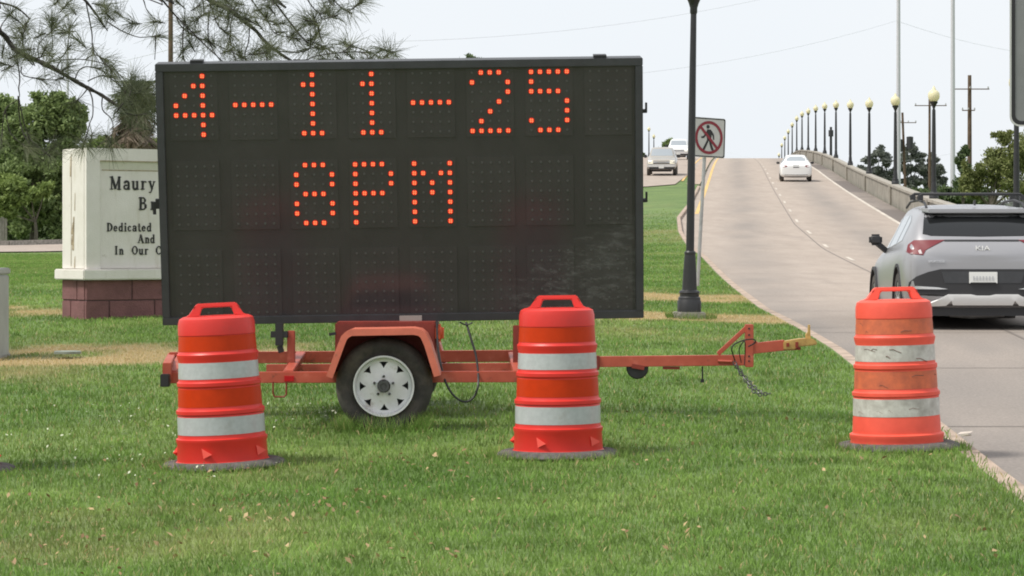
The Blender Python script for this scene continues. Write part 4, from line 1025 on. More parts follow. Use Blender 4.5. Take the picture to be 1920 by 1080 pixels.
# ------------------------------------------------------------------ big sign cut by the right edge
BS = thing('road_sign', 'large shaded white road sign with thick black border cut off by the top right corner', 'road sign', (2.555, 12.0, H(2.555, 12)))
c_ = Vector((2.24 + .305, 12.0, P(0, 237, 12).z + .38))
def S2(x, z, y=0.): return c_ + Vector((x, y, z))
mb = MB(); mb.prism([S2(a, b) for a, b in rrect(.305, .38, .045)], (0, .004, 0)); mb.build('panel', M['sign_grey'], BS, world=True, smooth_=False)
mb = MB(); ringm(mb, rrect(.305, .38, .045), rrect(.298, .373, .04), S2, -.0035, .003); mb.build('rim', M['sign_white'], BS, world=True, smooth_=False)
mb = MB(); ringm(mb, rrect(.2975, .3725, .04), rrect(.281, .356, .028), S2, -.003, .0025); mb.build('border', M['sign_black'], BS, world=True, smooth_=False)
mb = MB(); mb.box((2.545, 12.03, (c_.z + .38) / 2 - .02), (.045, .045, c_.z + .4)); mb.build('post', M['steel'], BS, world=True)

# ------------------------------------------------------------------ vehicles
def car_body(st, m, parent, arches=(), sub=2):
    """st rows: y, wl, zbot, zbelt, wroof, zt"""
    def half(s):
        y, wl, zb_, zbe, wr, zt_ = s; h = zbe - zb_
        return [(0, zb_), (.72 * wl, zb_), (.95 * wl, zb_ + .05), (wl, zb_ + .28 * h), (1.0 * wl, zb_ + .70 * h), (.97 * wl, zbe), ((.93 * wl + wr) / 2, (zbe + zt_ - .05) / 2), (wr, zt_ - .07), (.9 * wr, zt_ - .018), (.5 * wr, zt_), (0, zt_ + .004)]
    vs = []; fs = []
    for s in st:
        hp = half(s); ring = [(a, s[0], b) for a, b in hp] + [(-a, s[0], b) for a, b in hp[-2:0:-1]]; n = len(ring); vs += ring
    for i in range(len(st) - 1):
        for k in range(n): a = i * n + k; b = i * n + (k + 1) % n; fs.append((a, b, b + n, a + n))
    k = len(st) - 1
    for base in (0, k * n):      # end caps as a ladder of quads
        for j in range(n // 2 - 1 + 1):
            a, b = base + j, base + (j + 1); c, d = base + (n - j - 1) % n, base + (n - j) % n
            if j == 0: fs.append((base, base + 1, base + n - 1))
            elif j == n // 2 - 1: fs.append((base + j, base + j + 1, base + n - j))
            else: fs.append((a, b, c, d))
    mb = MB(); mb.add(vs, fs); o = mb.build('body', m, parent)
    mods = o.modifiers.new('s', 'SUBSURF'); mods.levels = sub; mods.render_levels = sub
    cutters = []
    for (y, z, r) in arches:
        q = MB(); q.lathe([(r, -1.5), (r, 1.5)], 40, (0, y, z), Matrix.Rotation(R_(90), 3, 'Y')); c = q.build('cut', m, parent); cutters.append(c)
        bo = o.modifiers.new('b', 'BOOLEAN'); bo.object = c; bo.operation = 'DIFFERENCE'; bo.solver = 'EXACT'
    # BVH of the uncut body for projecting trim
    dg = bpy.context.evaluated_depsgraph_get(); me = bpy.data.meshes.new_from_object(o.evaluated_get(dg))
    o.modifiers.clear(); old = o.data; o.data = me; me.name = 'body'
    me.shade_smooth(); me.set_sharp_from_angle(angle=R_(50))
    for c in cutters: bpy.data.objects.remove(c)
    bm = bmesh.new(); bm.from_mesh(me); bv = BVHTree.FromBMesh(bm); bm.free()
    return o, bv
def patch(name, bv, poly, axis, m, parent, eps=.006, thick=.012, res=.09):
    """poly in view coords; axis 'rear' (x,z seen from -y), 'front' (x,z seen from +y), 'left' (y,z seen from -x), 'right'"""
    bm = bmesh.new()
    def mk(a, b): return Vector((a, -1, b)) if axis == 'rear' else Vector((a, 9, b)) if axis == 'front' else Vector((-2, a, b)) if axis == 'left' else Vector((2, a, b))
    bm.faces.new([bm.verts.new(mk(a, b)) for a, b in poly])
    xs = [p[0] for p in poly]; zs = [p[1] for p in poly]; ha = Vector((1, 0, 0)) if axis in ('rear', 'front') else Vector((0, 1, 0))
    for lo, hi, nn in ((min(xs), max(xs), ha), (min(zs), max(zs), Vector((0, 0, 1)))):
        n = max(1, int((hi - lo) / res))
        for k in range(1, n):
            v = lo + (hi - lo) * k / n; bmesh.ops.bisect_plane(bm, geom=bm.verts[:] + bm.edges[:] + bm.faces[:], plane_co=nn * v, plane_no=nn)
    bmesh.ops.triangulate(bm, faces=bm.faces)
    dr = {'rear': Vector((0, 1, 0)), 'front': Vector((0, -1, 0)), 'left': Vector((1, 0, 0)), 'right': Vector((-1, 0, 0))}[axis]
    for v in bm.verts:
        h = bv.ray_cast(v.co, dr)
        if h[0] is None: h = bv.find_nearest(v.co + dr * 1.2)
        nn = h[1] if h[1].dot(dr) < 0 else -h[1]
        v.co = h[0] + nn * eps
    bmesh.ops.recalc_face_normals(bm, faces=bm.faces)
    s = sum((f.normal.dot(dr) for f in bm.faces))
    if s > 0: bmesh.ops.reverse_faces(bm, faces=bm.faces)
    bmesh.ops.solidify(bm, geom=bm.faces[:], thickness=thick)
    me = bpy.data.meshes.new(name); bm.to_mesh(me); bm.free(); me.materials.append(m); me.shade_smooth(); me.set_sharp_from_angle(angle=R_(40))
    o = bpy.data.objects.new(name, me); COL.objects.link(o); o.parent = parent; return o
def car_wheel(parent, x, y, z, r, side_, m_rim):
    Mw = Matrix.Rotation(R_(90 if side_ > 0 else -90), 3, 'Y'); wd = .22
    q = MB(); q.lathe([(r * .66, -wd + .02), (r * .7, -wd), (r * .95, -wd), (r, -wd + .03), (r, -.03), (r * .95, 0), (r * .7, .0), (r * .66, -.02)], 36, (x, y, z), Mw, closed=True); t = q.build('tyre', M['rubber'], parent)
    q = MB(); q.lathe([(.0, -.07), (r * .66, -.10), (r * .68, -.005), (r * .64, -.005), (r * .60, -.06), (.0, -.06)], 30, (x, y, z), Mw); q.build('rim_barrel', M['clad'], t)
    q = MB(); c = Vector((x, y, z))
    for k in range(5):
        a = 2 * math.pi * k / 5 + .3
        for da in (-.16, .16):
            q.beam(c + Vector((side_ * -.02, 0, 0)), c + Vector((side_ * -.02, math.cos(a + da) * r * .64, math.sin(a + da) * r * .64)), .04, .035, up=(1, 0, 0))
    q.lathe([(.0, -.03), (.07, -.03), (.06, .0), (.0, .0)], 14, c, Mw); q.build('rim', m_rim, t)
    return t
def text_obj(txt, size, m, parent, loc, rot, name='lettering', ext=.003, sx_=1.):
    cu = bpy.data.curves.new('t', 'FONT'); cu.body = txt; cu.size = size; cu.extrude = ext; cu.align_x = 'CENTER'; cu.align_y = 'CENTER'
    o = bpy.data.objects.new('t', cu); COL.objects.link(o); dg = bpy.context.evaluated_depsgraph_get(); me = bpy.data.meshes.new_from_object(o.evaluated_get(dg))
    bpy.data.objects.remove(o); me.materials.clear(); me.materials.append(m)
    for p in me.polygons: p.material_index = 0
    o = bpy.data.objects.new(name, me); COL.objects.link(o); o.parent = parent; o.location = loc; o.rotation_euler = rot; o.scale = (sx_, 1, 1); return o
mir = lambda poly: [(-a, b) for a, b in poly]

# silver SUV
SU = thing('parked_car' if False else 'suv', 'silver hatchback SUV with black roof bars driving away beside the scuffed barrel', 'car', (5.69, 32.2, float(Rf(33.5)) - .02), (R_(-1.2), 0, R_(-1.6)))
st = [(0.0, .78, .36, .80, .60, .90), (.05, .86, .30, .92, .70, 1.01), (.13, .905, .26, 1.0, .73, 1.10), (.24, .925, .22, 1.03, .77, 1.20), (.42, .935, .2, 1.05, .755, 1.36), (.58, .935, .2, 1.05, .72, 1.47), (.9, .935, .2, 1.04, .69, 1.53), (1.5, .93, .2, 1.02, .655, 1.575), (2.2, .925, .2, .99, .65, 1.585), (2.7, .92, .2, .97, .64, 1.54), (3.1, .92, .2, .96, .67, 1.32), (3.45, .92, .2, .955, .74, 1.06), (4.0, .91, .22, .90, .70, .96), (4.35, .86, .3, .78, .6, .86), (4.5, .72, .4, .65, .5, .72)]
sb, bv = car_body(st, M['silver'], SU, [(.92, .36, .42), (3.62, .36, .42)])
patch('rear_window', bv, [(-.63, 1.425), (-.66, 1.33), (-.695, 1.165), (-.60, 1.142), (0, 1.132), (.60, 1.142), (.695, 1.165), (.66, 1.33), (.63, 1.425), (.35, 1.446), (0, 1.452), (-.35, 1.446)], 'rear', M['glass_dark'], SU)
lamp_poly = [(-.925, .95), (-.865, 1.035), (-.80, 1.085), (-.44, 1.088), (-.56, 1.03), (-.68, .965), (-.715, .905), (-.85, .915)]
for pl in (lamp_poly, mir(lamp_poly)):
    lo = patch('tail_lamp', bv, pl, 'rear', M['lampred'], SU, .008, .02, .06)
    s_ = 1 if pl is lamp_poly else -1
    patch('clear_lens', bv, [(s_ * -.895, .955), (s_ * -.74, .965), (s_ * -.725, .915), (s_ * -.85, .922)], 'rear', M['lampclear'], lo, .014, .012)
patch('light_bar', bv, [(-.45, 1.073), (.45, 1.073), (.45, 1.09), (-.45, 1.09)], 'rear', M['clad'], SU, .008)
patch('bumper_insert', bv, [(-.885, .50), (-.875, .575), (-.80, .645), (-.66, .70), (-.51, .735), (.51, .735), (.66, .70), (.80, .645), (.875, .575), (.885, .50), (.80, .44), (.45, .42), (-.45, .42), (-.80, .44)], 'rear', M['clad'], SU, .010, .02)
patch('plate_recess', bv, [(-.46, .565), (-.50, .705), (.50, .705), (.46, .565)], 'rear', M['board_frame'], SU, .014, .01)
for s_ in (-1, 1): patch('reflector_trim', bv, [(s_ * .83, .513), (s_ * .80, .53), (s_ * .55, .515), (s_ * .42, .493), (s_ * .55, .49), (s_ * .8, .495)], 'rear', M['chrome'], SU, .022, .01)
patch('skid_trim', bv, [(-.68, .30), (-.66, .325), (-.54, .365), (-.42, .43), (-.15, .43), (-.08, .415), (.08, .415), (.15, .43), (.42, .43), (.54, .365), (.66, .325), (.68, .30), (.44, .31), (.38, .36), (.36, .315), (-.36, .315), (-.38, .36), (-.44, .31)], 'rear', M['skid'], SU, .024, .02, .05)
patch('lower_valance', bv, [(-.85, .30), (-.80, .43), (-.45, .42), (.45, .42), (.80, .43), (.85, .30)], 'rear', M['clad'], SU, .008, .012)
mb = MB(); mb.span((-.72, .12, .17), (.72, 4.1, .33)); mb.build('underbody', M['clad'], SU)
mb = MB(); mb.tube([(-.35, .3, .22), (-.1, .35, .2), (.3, .32, .22)], .07, 10); mb.build('silencer', M['steel'], SU)
mb = MB(); mb.prism([(-.17, -.028, .562), (.17, -.028, .562), (.17, -.02, .70), (-.17, -.02, .70)], (0, .012, 0)); lp = mb.build('licence_plate', M['plate'], SU, bevel=.003)
mb = MB(); mb.prism([(-.15, -.030, .575), (.15, -.030, .575), (.16, -.030, .561), (-.16, -.030, .561)], (0, .004, 0)); mb.build('plate_frame', M['clad'], lp)
for k in range(7):
    mb = MB(); mb.box((-.115 + k * .038, -.030, .625), (.016, .003, .05)); mb.build('plate_character', mat('faded_plate_ink', (.5, .51, .53), .5), lp)
for txt, sz, x, z, sx_ in (('KIA', .085, 0, .985, 1.35), ('SPORTAGE', .042, -.56, .825, 1.0)):
    h = bv.ray_cast(Vector((x, -1, z)), Vector((0, 1, 0))); text_obj(txt, sz, M['plate'] if txt == 'KIA' else M['chrome'], SU, (x, h[0].y - .010, z), (R_(80), 0, 0), 'badge_lettering', .005, sx_)
mb = MB(); mb.prism([(-.60, .40, 1.475), (.60, .40, 1.475), (.66, .70, 1.505), (-.66, .70, 1.505)], (0, .0, -.05)); mb.build('spoiler', M['silver'], SU, bevel=.01)
mb = MB(); mb.prism([(0, .72, 1.53), (0, .86, 1.555), (0, .74, 1.60)], (.02, 0, 0)); mb.build('roof_antenna', M['clad'], SU)
for s_ in (-1, 1):
    mb = MB(); x = s_ * .60; mb.tube([(x, .62, 1.50), (x, .8, 1.565), (x, 1.4, 1.62), (x, 2.2, 1.63), (x, 2.65, 1.57)], .016, 8); mb.build('roof_rail', M['clad'], SU)
for yy in (.98, 1.75):
    mb = MB(); z = 1.605 if yy < 1.2 else 1.64
    mb.tube([(-.645, yy, z), (-.66, yy, z + .04), (-.61, yy, z + .075), (.61, yy, z + .075), (.66, yy, z + .04), (.645, yy, z)], .017, 8)
    for s_ in (-1, 1): mb.box((s_ * .63, yy, z + .03), (.06, .10, .06))
    mb.build('crossbar', M['clad'], SU)
for ax in ('left', 'right'):
    sg = ax
    patch('side_window', bv, [(.90, 1.10), (1.0, 1.34), (1.35, 1.43), (1.45, 1.43), (1.42, 1.07)], sg, M['glass_side'], SU)
    patch('side_window', bv, [(1.52, 1.07), (1.53, 1.435), (2.25, 1.43), (2.35, 1.04)], sg, M['glass_side'], SU)
    patch('side_window', bv, [(2.43, 1.04), (2.33, 1.43), (2.6, 1.40), (2.95, 1.18), (3.05, 1.02)], sg, M['glass_side'], SU)
    patch('sill_cladding', bv, [(1.4, .22), (1.4, .36), (3.15, .36), (3.15, .22)], sg, M['clad'], SU)
for s_ in (-1, 1):
    mb = MB(); mb.box((s_ * 1.01, 2.62, 1.15), (.17, .11, .145)); mb.build('wing_mirror', M['clad'], SU, bevel=.035, seg=3)
    mb = MB(); mb.beam((s_ * .86, 2.66, 1.0), (s_ * .98, 2.64, 1.10), .09, .06); mb.build('mirror_stalk', M['clad'], SU)
    for y in (.92, 3.62):
        car_wheel(SU, s_ * .925, y, .355, .355, s_, M['silver'])
        q = MB(); Mw = Matrix.Rotation(R_(90 if s_ > 0 else -90), 3, 'Y'); pts = []
        q2 = MB(); n = 20; outer = [(math.cos(math.pi * k / n), math.sin(math.pi * k / n)) for k in range(n + 1)]
        vs = []; fs = []
        for k, (a, b) in enumerate(outer):
            for rr_, xx in ((.415, .90), (.415, .942), (.455, .940), (.455, .90)): vs.append((s_ * xx, y + a * rr_, .36 + b * rr_))
        for k in range(n):
            for j in range(4): a = k * 4 + j; b = k * 4 + (j + 1) % 4; fs.append((a, b, b + 4, a + 4))
        fs += [(0, 1, 2, 3), (n * 4 + 3, n * 4 + 2, n * 4 + 1, n * 4)]
        q2.add(vs, fs); q2.build('arch_cladding', M['clad'], SU)

# white sedan
SD = thing('sedan', 'white sedan driving away up the bridge in the right lane', 'car', (17.9, 168, float(Rf(168)) + .0), (R_(3.4), 0, R_(-4.7)))
st = [(0, .78, .38, .78, .58, .88), (.06, .86, .30, .90, .66, .99), (.2, .90, .24, .96, .70, 1.06), (.6, .915, .22, .97, .70, 1.09), (.85, .92, .2, .97, .66, 1.16), (1.3, .92, .2, .97, .60, 1.38), (1.7, .92, .2, .96, .58, 1.47), (2.5, .92, .2, .95, .58, 1.48), (3.0, .92, .2, .94, .62, 1.34), (3.5, .915, .2, .93, .7, 1.02), (4.3, .9, .22, .86, .66, .92), (4.7, .82, .3, .7, .55, .8), (4.8, .7, .4, .6, .45, .66)]
_, bv = car_body(st, M['white_car'], SD, [(.95, .33, .38), (3.8, .33, .38)])
patch('rear_window', bv, [(-.56, 1.15), (-.50, 1.39), (.50, 1.39), (.56, 1.15)], 'rear', M['glass_side'], SD)
for s_ in (-1, 1):
    patch('tail_lamp', bv, [(s_ * .86, .84), (s_ * .84, .95), (s_ * .55, .92), (s_ * .50, .86), (s_ * .62, .82)], 'rear', M['lampred'], SD, .01)
    mb = MB(); mb.box((s_ * 1.0, 2.75, 1.0), (.2, .1, .13)); mb.build('wing_mirror', M['clad'], SD, bevel=.03)
    for y in (.95, 3.8): car_wheel(SD, s_ * .91, y, .33, .33, s_, M['silver'])
patch('bumper_insert', bv, [(-.70, .30), (-.66, .40), (.66, .40), (.70, .30)], 'rear', M['clad'], SD, .01)
patch('licence_plate', bv, [(-.17, .80), (-.17, .93), (.17, .93), (.17, .80)], 'rear', M['board_frame'], SD, .01)
for ax in ('left', 'right'):
    patch('side_window', bv, [(1.0, 1.02), (1.45, 1.36), (2.05, 1.40), (2.05, 1.0)], ax, M['glass_dark'], SD)
    patch('side_window', bv, [(2.12, 1.0), (2.12, 1.40), (2.6, 1.38), (3.3, 1.0)], ax, M['glass_dark'], SD)
SD.scale = (1.09, 1, 1.12)
# pickups coming towards the viewer
def pickup(label, m, x, d, sc=1., rz=175.3):
    t = thing('pickup_truck', label, 'pickup truck', (x, d, H(x, d) + .04), (R_(-3.5), 0, R_(rz)))
    st = [(0, .85, .5, 1.0, .8, 1.10), (.1, .9, .42, 1.05, .84, 1.13), (1.7, .92, .4, 1.08, .84, 1.15), (1.85, .92, .4, 1.1, .70, 1.60), (2.1, .92, .4, 1.1, .67, 1.74), (3.1, .92, .4, 1.1, .66, 1.78), (3.4, .92, .4, 1.09, .68, 1.68), (3.85, .92, .4, 1.07, .76, 1.26), (4.1, .92, .4, 1.05, .76, 1.17), (4.9, .91, .42, 1.0, .74, 1.10), (5.15, .89, .42, .95, .70, 1.03), (5.25, .84, .46, .85, .66, .93)]
    _, bv = car_body(st, m, t, [(1.0, .38, .45), (4.35, .38, .45)])
    patch('windscreen', bv, [(-.68, 1.25), (-.60, 1.66), (.60, 1.66), (.68, 1.25)], 'front', M['glass_side'], t)
    patch('grille', bv, [(-.50, .82), (-.50, .96), (.50, .96), (.50, .82)], 'front', M['clad'], t, .01)
    patch('grille_bar', bv, [(-.50, .87), (-.50, .905), (.50, .905), (.50, .87)], 'front', M['chrome'], t, .022)
    for s_ in (-1, 1):
        patch('headlight', bv, [(s_ * .52, .82), (s_ * .52, .97), (s_ * .80, .97), (s_ * .82, .82)], 'front', M['headlight'], t, .014)
        mb = MB(); mb.box((s_ * 1.03, 3.75, 1.22), (.2, .1, .2)); mb.build('wing_mirror', M['clad'], t, bevel=.03)
        for y in (1.0, 4.35): car_wheel(t, s_ * .91, y, .38, .38, s_, M['silver'])
    patch('bumper', bv, [(-.84, .60), (-.84, .76), (.84, .76), (.84, .60)], 'front', M['chrome'], t, .05, .06)
    patch('lower_bumper', bv, [(-.84, .47), (-.84, .59), (.84, .59), (.84, .47)], 'front', M['clad'], t, .03, .03)
    mb = MB(); mb.box((0, 5.34, .60), (.32, .02, .16)); mb.build('licence_plate', M['plate'], t)
    mb = MB(); mb.span((-.6, .3, .3), (.6, 4.9, .5)); mb.build('underbody', M['clad'], t)
    t.scale = (sc, sc, sc); return t
pickup('champagne pickup truck with lit headlights coming down the oncoming road', M['champ'], 10.4, 183, 1.08)
pickup('white pickup truck behind the champagne one, half hidden by the lamp post', M['white_car'], 15.95, 254, 1.12)

# ------------------------------------------------------------------ poles and wires
def pole(label, px, d, ytop, r, m, name='utility_pole', arms=(), lean=0, base=None, extra=None):
    x = P(px, 0, d).x; zb_ = H(x, d) - .3 if base is None else base; zt_ = P(0, ytop, d).z
    t = thing(name, label, 'utility pole' if name == 'utility_pole' else 'steel pole', (x, d, zb_))
    mb = MB(); mb.tube([(x + lean, d, zb_), (x, d, zt_)], [r * 1.25, r * .85], 12); mb.build('pole', m, t, world=True)
    for (x0, x1, y) in arms:
        mb = MB(); a, b = P(x0, y, d - r - .05), P(x1, y, d - r - .05); mb.beam(a, b, .08, .08); ar = mb.build('crossarm', m, t, world=True)
        for k in (.03, .5, .97):
            q = MB(); c = a + (b - a) * k; q.lathe([(.05, .056), (.07, .1), (.04, .14), (.06, .18), (.0, .24)], 8, c); q.build('insulator', M['steel'], ar, world=True)
    for (ex, ey, eh, er) in (extra or ()):
        q = MB(); c = P(ex, ey, d - .3); q.lathe([(.0, -eh / 2), (er, -eh / 2), (er, eh / 2), (.0, eh / 2 + .05)], 14, c); q.build('transformer', M['clad'], t, world=True)
    return t
pole('brown wooden utility pole rising behind the left end of the message board', 320, 110, -60, .105, M['wood'], arms=[(280, 360, -40)])
pole('tall pale steel pole behind the street lamps, left of the other steel pole', 1684.5, 200, -160, .15, M['pole'], 'steel_pole')
pole('tall pale steel pole at the right, between the biggest bridge lamp and the wooden pole', 1786.5, 190, -180, .15, M['pole'], 'steel_pole')
pole('dark wooden utility pole with two crossarms above the willow at the right', 1818, 210, 141, .17, M['wood'], arms=[(1783, 1855, 167), (1804, 1828, 207)])
pole('leaning wooden utility pole beside the left steel pole above the dark pines', 1692, 260, 211, .13, M['wood'], arms=[(1688, 1718, 230)], lean=.5, extra=[(1687, 273, 1.2, .3), (1706, 268, 1.2, .33)])
pole('wooden utility pole directly behind the biggest bridge lamp with wide crossarm', 1743, 240, 185, .12, M['wood'], arms=[(1715, 1775, 198)])
pole('slim dark pole standing between two bridge lamps above the parapet', 1558, 300, 238, .16, M['lamp'], 'steel_pole', extra=[(1558, 250, .7, .28)])
pole('thin grey pole sticking up behind the bushy tree at the left', 127, 190, 96, .09, M['pole'], 'steel_pole')
def wire(label, a, b, sag):
    q = MB(); pts = []
    for k in range(25):
        t = k / 24; p = a + (b - a) * t; p.z -= sag * 4 * t * (1 - t); pts.append(p)
    q.tube(pts, .010, 4); return tag(q.build('power_line', M['wire']), label, 'power line', 'power lines across the sky')
wire('power line crossing the sky from the board corner up to the left steel pole', P(300, 120, 150), P(1684, 38, 200), 2.6)
wire('highest power line crossing the sky above the message board', P(320, 70, 150), P(1684, -70, 200), 2.2)
wire('power line sloping down right of the left steel pole', P(1684, 40, 200), P(2100, 110, 210), .8)
wire('low power line running behind the bridge lamps towards the dark pines', P(1300, 262, 500), P(1800, 285, 300), 3)
wire('power line crossing behind the pine branches at the left', P(-200, 130, 150), P(320, 92, 110), .8)

# ------------------------------------------------------------------ trees
def foliage(name, m, lobes, n, size, parent=None, kind=None, sub=7):
    if sub:
        nl = []
        for (c, r) in lobes:
            nl.append((c, tuple(q * .72 for q in r)))
            for k in range(sub):
                v = RNG.normal(size=3); v /= np.linalg.norm(v); f = RNG.uniform(.62, .98); q = RNG.uniform(.22, .45)
                nl.append((tuple(c[i] + v[i] * r[i] * f for i in range(3)), (r[0] * q, r[1] * q, r[2] * q * .85)))
        lobes = nl
    w_ = np.array([(l[1][0] * l[1][2]) ** .85 for l in lobes], float); w_ /= w_.sum()
    ids = RNG.choice(len(lobes), n, p=w_)
    C = np.array([l[0] for l in lobes])[ids]; Rr = np.array([l[1] for l in lobes])[ids]
    v = RNG.normal(size=(n, 3)); v /= np.linalg.norm(v, axis=1)[:, None]
    rad = RNG.random(n) ** .45 * (1 + .18 * RNG.normal(size=n) * (RNG.random(n) < .3))
    # clumpy: modulate radius by direction noise
    lump = .78 + .5 * vnoise(v[:, 0] * 2.7 + ids * 7.3 + 11, v[:, 2] * 2.7 + v[:, 1] * 2 + ids * 3.1)
    Pp = C + v * Rr * (rad * lump)[:, None]
    u = RNG.normal(size=(n, 3)); u /= np.linalg.norm(u, axis=1)[:, None]
    t2 = np.cross(u, RNG.normal(size=(n, 3))); t2 /= np.linalg.norm(t2, axis=1)[:, None]
    s = size * (.5 + .9 * RNG.random(n))[:, None]
    A = Pp - u * s; Bq = Pp + t2 * s * .45; Cq = Pp + u * s; Dq = Pp - t2 * s * .45
    V = np.stack([A, Bq, Cq, Dq], 1).reshape(-1, 3)
    off = np.zeros(3)
    if parent is not None: off = np.array(parent.location)
    rnd = np.clip(RNG.random(n) * .7 + .3 * vnoise(Pp[:, 0] * .8, Pp[:, 2] * .8), 0, 1)
    o = np_mesh(name, V - off, np.arange(len(V)), 4, m, {'rnd': np.repeat(rnd, 4)}, parent)
    if kind: o['kind'] = kind
    return o
def tree(name, label, cat, px, d, lobes_px, n, size, m, trunk_r=.18, group=None, bark='bark2', base=None, ztop=None):
    x = P(px, 0, d).x; z0_ = H(x, d) if base is None else base; t = thing(name, label, cat, (x, d, z0_), group=group)
    k = d / F; lobes = []
    for (lx, ly, rx, ry) in lobes_px:
        c = P(lx, ly, d); rxm = rx * k; lobes.append(((c.x, c.y + random.uniform(-.4, .4) * rxm, c.z), (rxm, rxm * .9, ry * k)))
    foliage('crown', m, lobes, n, size, t)
    mb = MB(); top = np.mean([l[0] for l in lobes], 0); sp = Vector((x, d, z0_ + (top[2] - z0_) * .45))
    mb.tube([(x, d, z0_ - .2), (x + .05, d, z0_ + (sp.z - z0_) * .5), sp], [trunk_r * 1.3, trunk_r, trunk_r * .8], 8)
    for l in lobes:
        e = Vector(l[0]); mid = sp.lerp(e, .5) + Vector((0, 0, -.1)); mb.tube([sp, mid, e], [trunk_r * .6, trunk_r * .35, trunk_r * .12], 6)
    mb.build('trunk', M[bark], t, world=True); return t
tree('tree', 'bushy green tree with rounded top left of the monument sign', 'tree', 62, 135, [(100, 225, 55, 50), (60, 245, 45, 50), (138, 240, 34, 45), (95, 300, 65, 55), (45, 320, 50, 45), (130, 330, 45, 60), (85, 195, 35, 28), (120, 200, 25, 25), (60, 390, 60, 50), (110, 400, 50, 48)], 34000, .13, M['leafA'], .16)
tree('tree', 'tall tree cut off by the left edge behind the pine branches', 'tree', -25, 150, [(-10, 220, 45, 55), (25, 215, 28, 38), (-30, 290, 60, 70), (20, 290, 40, 50), (-60, 220, 60, 70)], 20000, .15, M['leafA'], .18)
tree('tree', 'dark dense tree behind the bushy one, beside the monument sign edge', 'tree', 105, 142, [(100, 360, 50, 60), (60, 380, 40, 55), (140, 380, 45, 60), (20, 380, 50, 55), (190, 370, 50, 60), (-40, 370, 50, 60), (20, 425, 55, 28), (80, 425, 55, 28), (135, 425, 50, 28), (-40, 425, 50, 28)], 34000, .14, M['leafB'], .12)
tree('tree', 'low light green spreading tree at the left edge in front of the dark trees', 'tree', 66, 131, [(20, 350, 45, 28), (60, 365, 32, 18), (5, 390, 35, 25), (85, 350, 22, 14)], 8000, .11, M['leafC'], .09)
tree('shrub', 'light green shrub top peeping over the monument sign below the palm', 'shrub', 232, 70, [(205, 282, 45, 22), (245, 278, 45, 28), (285, 280, 30, 26), (180, 300, 30, 20)], 3600, .09, M['leafC'], .05)
tree('tree', 'small treetop peeping over the top edge of the message board', 'tree', 880, 150, [(880, 122, 16, 24), (862, 128, 11, 16), (898, 126, 13, 17), (848, 132, 8, 12), (880, 170, 45, 40), (850, 230, 50, 40), (910, 230, 50, 40)], 3600, .20, M['leafB'], .15)
tree('tree', 'leafy green tree beyond the crest left of the white pickup', 'tree', 1250, 480, [(1250, 278, 12, 16), (1237, 288, 14, 12), (1262, 285, 14, 16), (1250, 300, 24, 14), (1222, 298, 12, 8)], 2600, .5, M['leafA'], .25, base=7)
tree('tree', 'small tree touching the right edge of the message board', 'tree', 1203, 440, [(1203, 298, 8, 12), (1196, 310, 12, 14)], 900, .45, M['leafB'], .2, base=7)
for k, (lab, px_, lb) in enumerate((
    ('dark round topped pine left of the left steel pole, beyond the parapet', 1640, [(1648, 285, 15, 13), (1632, 300, 14, 12), (1662, 300, 16, 14), (1620, 322, 15, 13), (1645, 322, 20, 14), (1668, 330, 18, 18), (1612, 338, 12, 10), (1640, 345, 25, 12)]),
    ('dark clumpy pine between the two nearest clear bridge lamps', 1708, [(1708, 278, 14, 11), (1696, 296, 13, 12), (1720, 292, 16, 12), (1700, 318, 16, 15), (1726, 315, 14, 14), (1712, 340, 24, 14)]),
    ('dark pine standing right of the biggest bridge lamp', 1752, [(1748, 300, 12, 11), (1760, 318, 14, 12), (1740, 322, 14, 12), (1765, 340, 14, 12), (1745, 345, 20, 12)]))):
    tree('pine_tree', lab, 'pine tree', px_, 340, lb, 7000, .24, M['leafD'], .25, group='dark pines beyond the parapet')
tree('willow_tree', 'feathery yellow green tree above the silver car at the right edge', 'tree', 1858, 140, [(1850, 325, 40, 35), (1890, 300, 40, 40), (1825, 350, 30, 30), (1918, 280, 40, 45), (1880, 262, 20, 18), (1862, 290, 22, 22), (1900, 350, 50, 35), (1812, 330, 14, 26), (1960, 300, 50, 60)], 28000, .09, M['leafE'], .14)
tree('tree', 'thin reddish topped tree below the dark utility pole', 'tree', 1806, 175, [(1808, 282, 10, 12), (1800, 305, 10, 20), (1812, 325, 18, 25), (1798, 345, 18, 20)], 2400, .15, M['leafB'], .08)
tree('tree', 'green trees below the pale steel poles just above the silver car roof', 'tree', 1745, 190, [(1740, 368, 40, 14), (1700, 372, 30, 12), (1780, 368, 30, 16), (1820, 370, 40, 20)], 3800, .2, M['leafB'], .1)
# distant tree masses
def mass(name, label, d, px0_, px1_, yb, yt, n, m, size):
    lobes = []; k = d / F
    for px in np.arange(px0_, px1_, 26):
        lobes.append(((P(px, 0, d).x, d + random.uniform(-6, 6), P(0, yb + random.uniform(-8, 6), d).z), (24 * k, 3, (yb - yt) * k * random.uniform(.6, 1.1))))
    return tag(foliage(name, m, lobes, n, size, sub=3), label, 'trees', kind='stuff')
mass('distant_woods', 'far off line of trees beyond the road at the left', 300, -500, 900, 442, 415, 16000, M['leafB'], .5)
mass('distant_wood_line', 'far off low line of trees beyond the parapet at the right', 420, 1500, 2300, 392, 352, 9000, M['leafD'], .55)
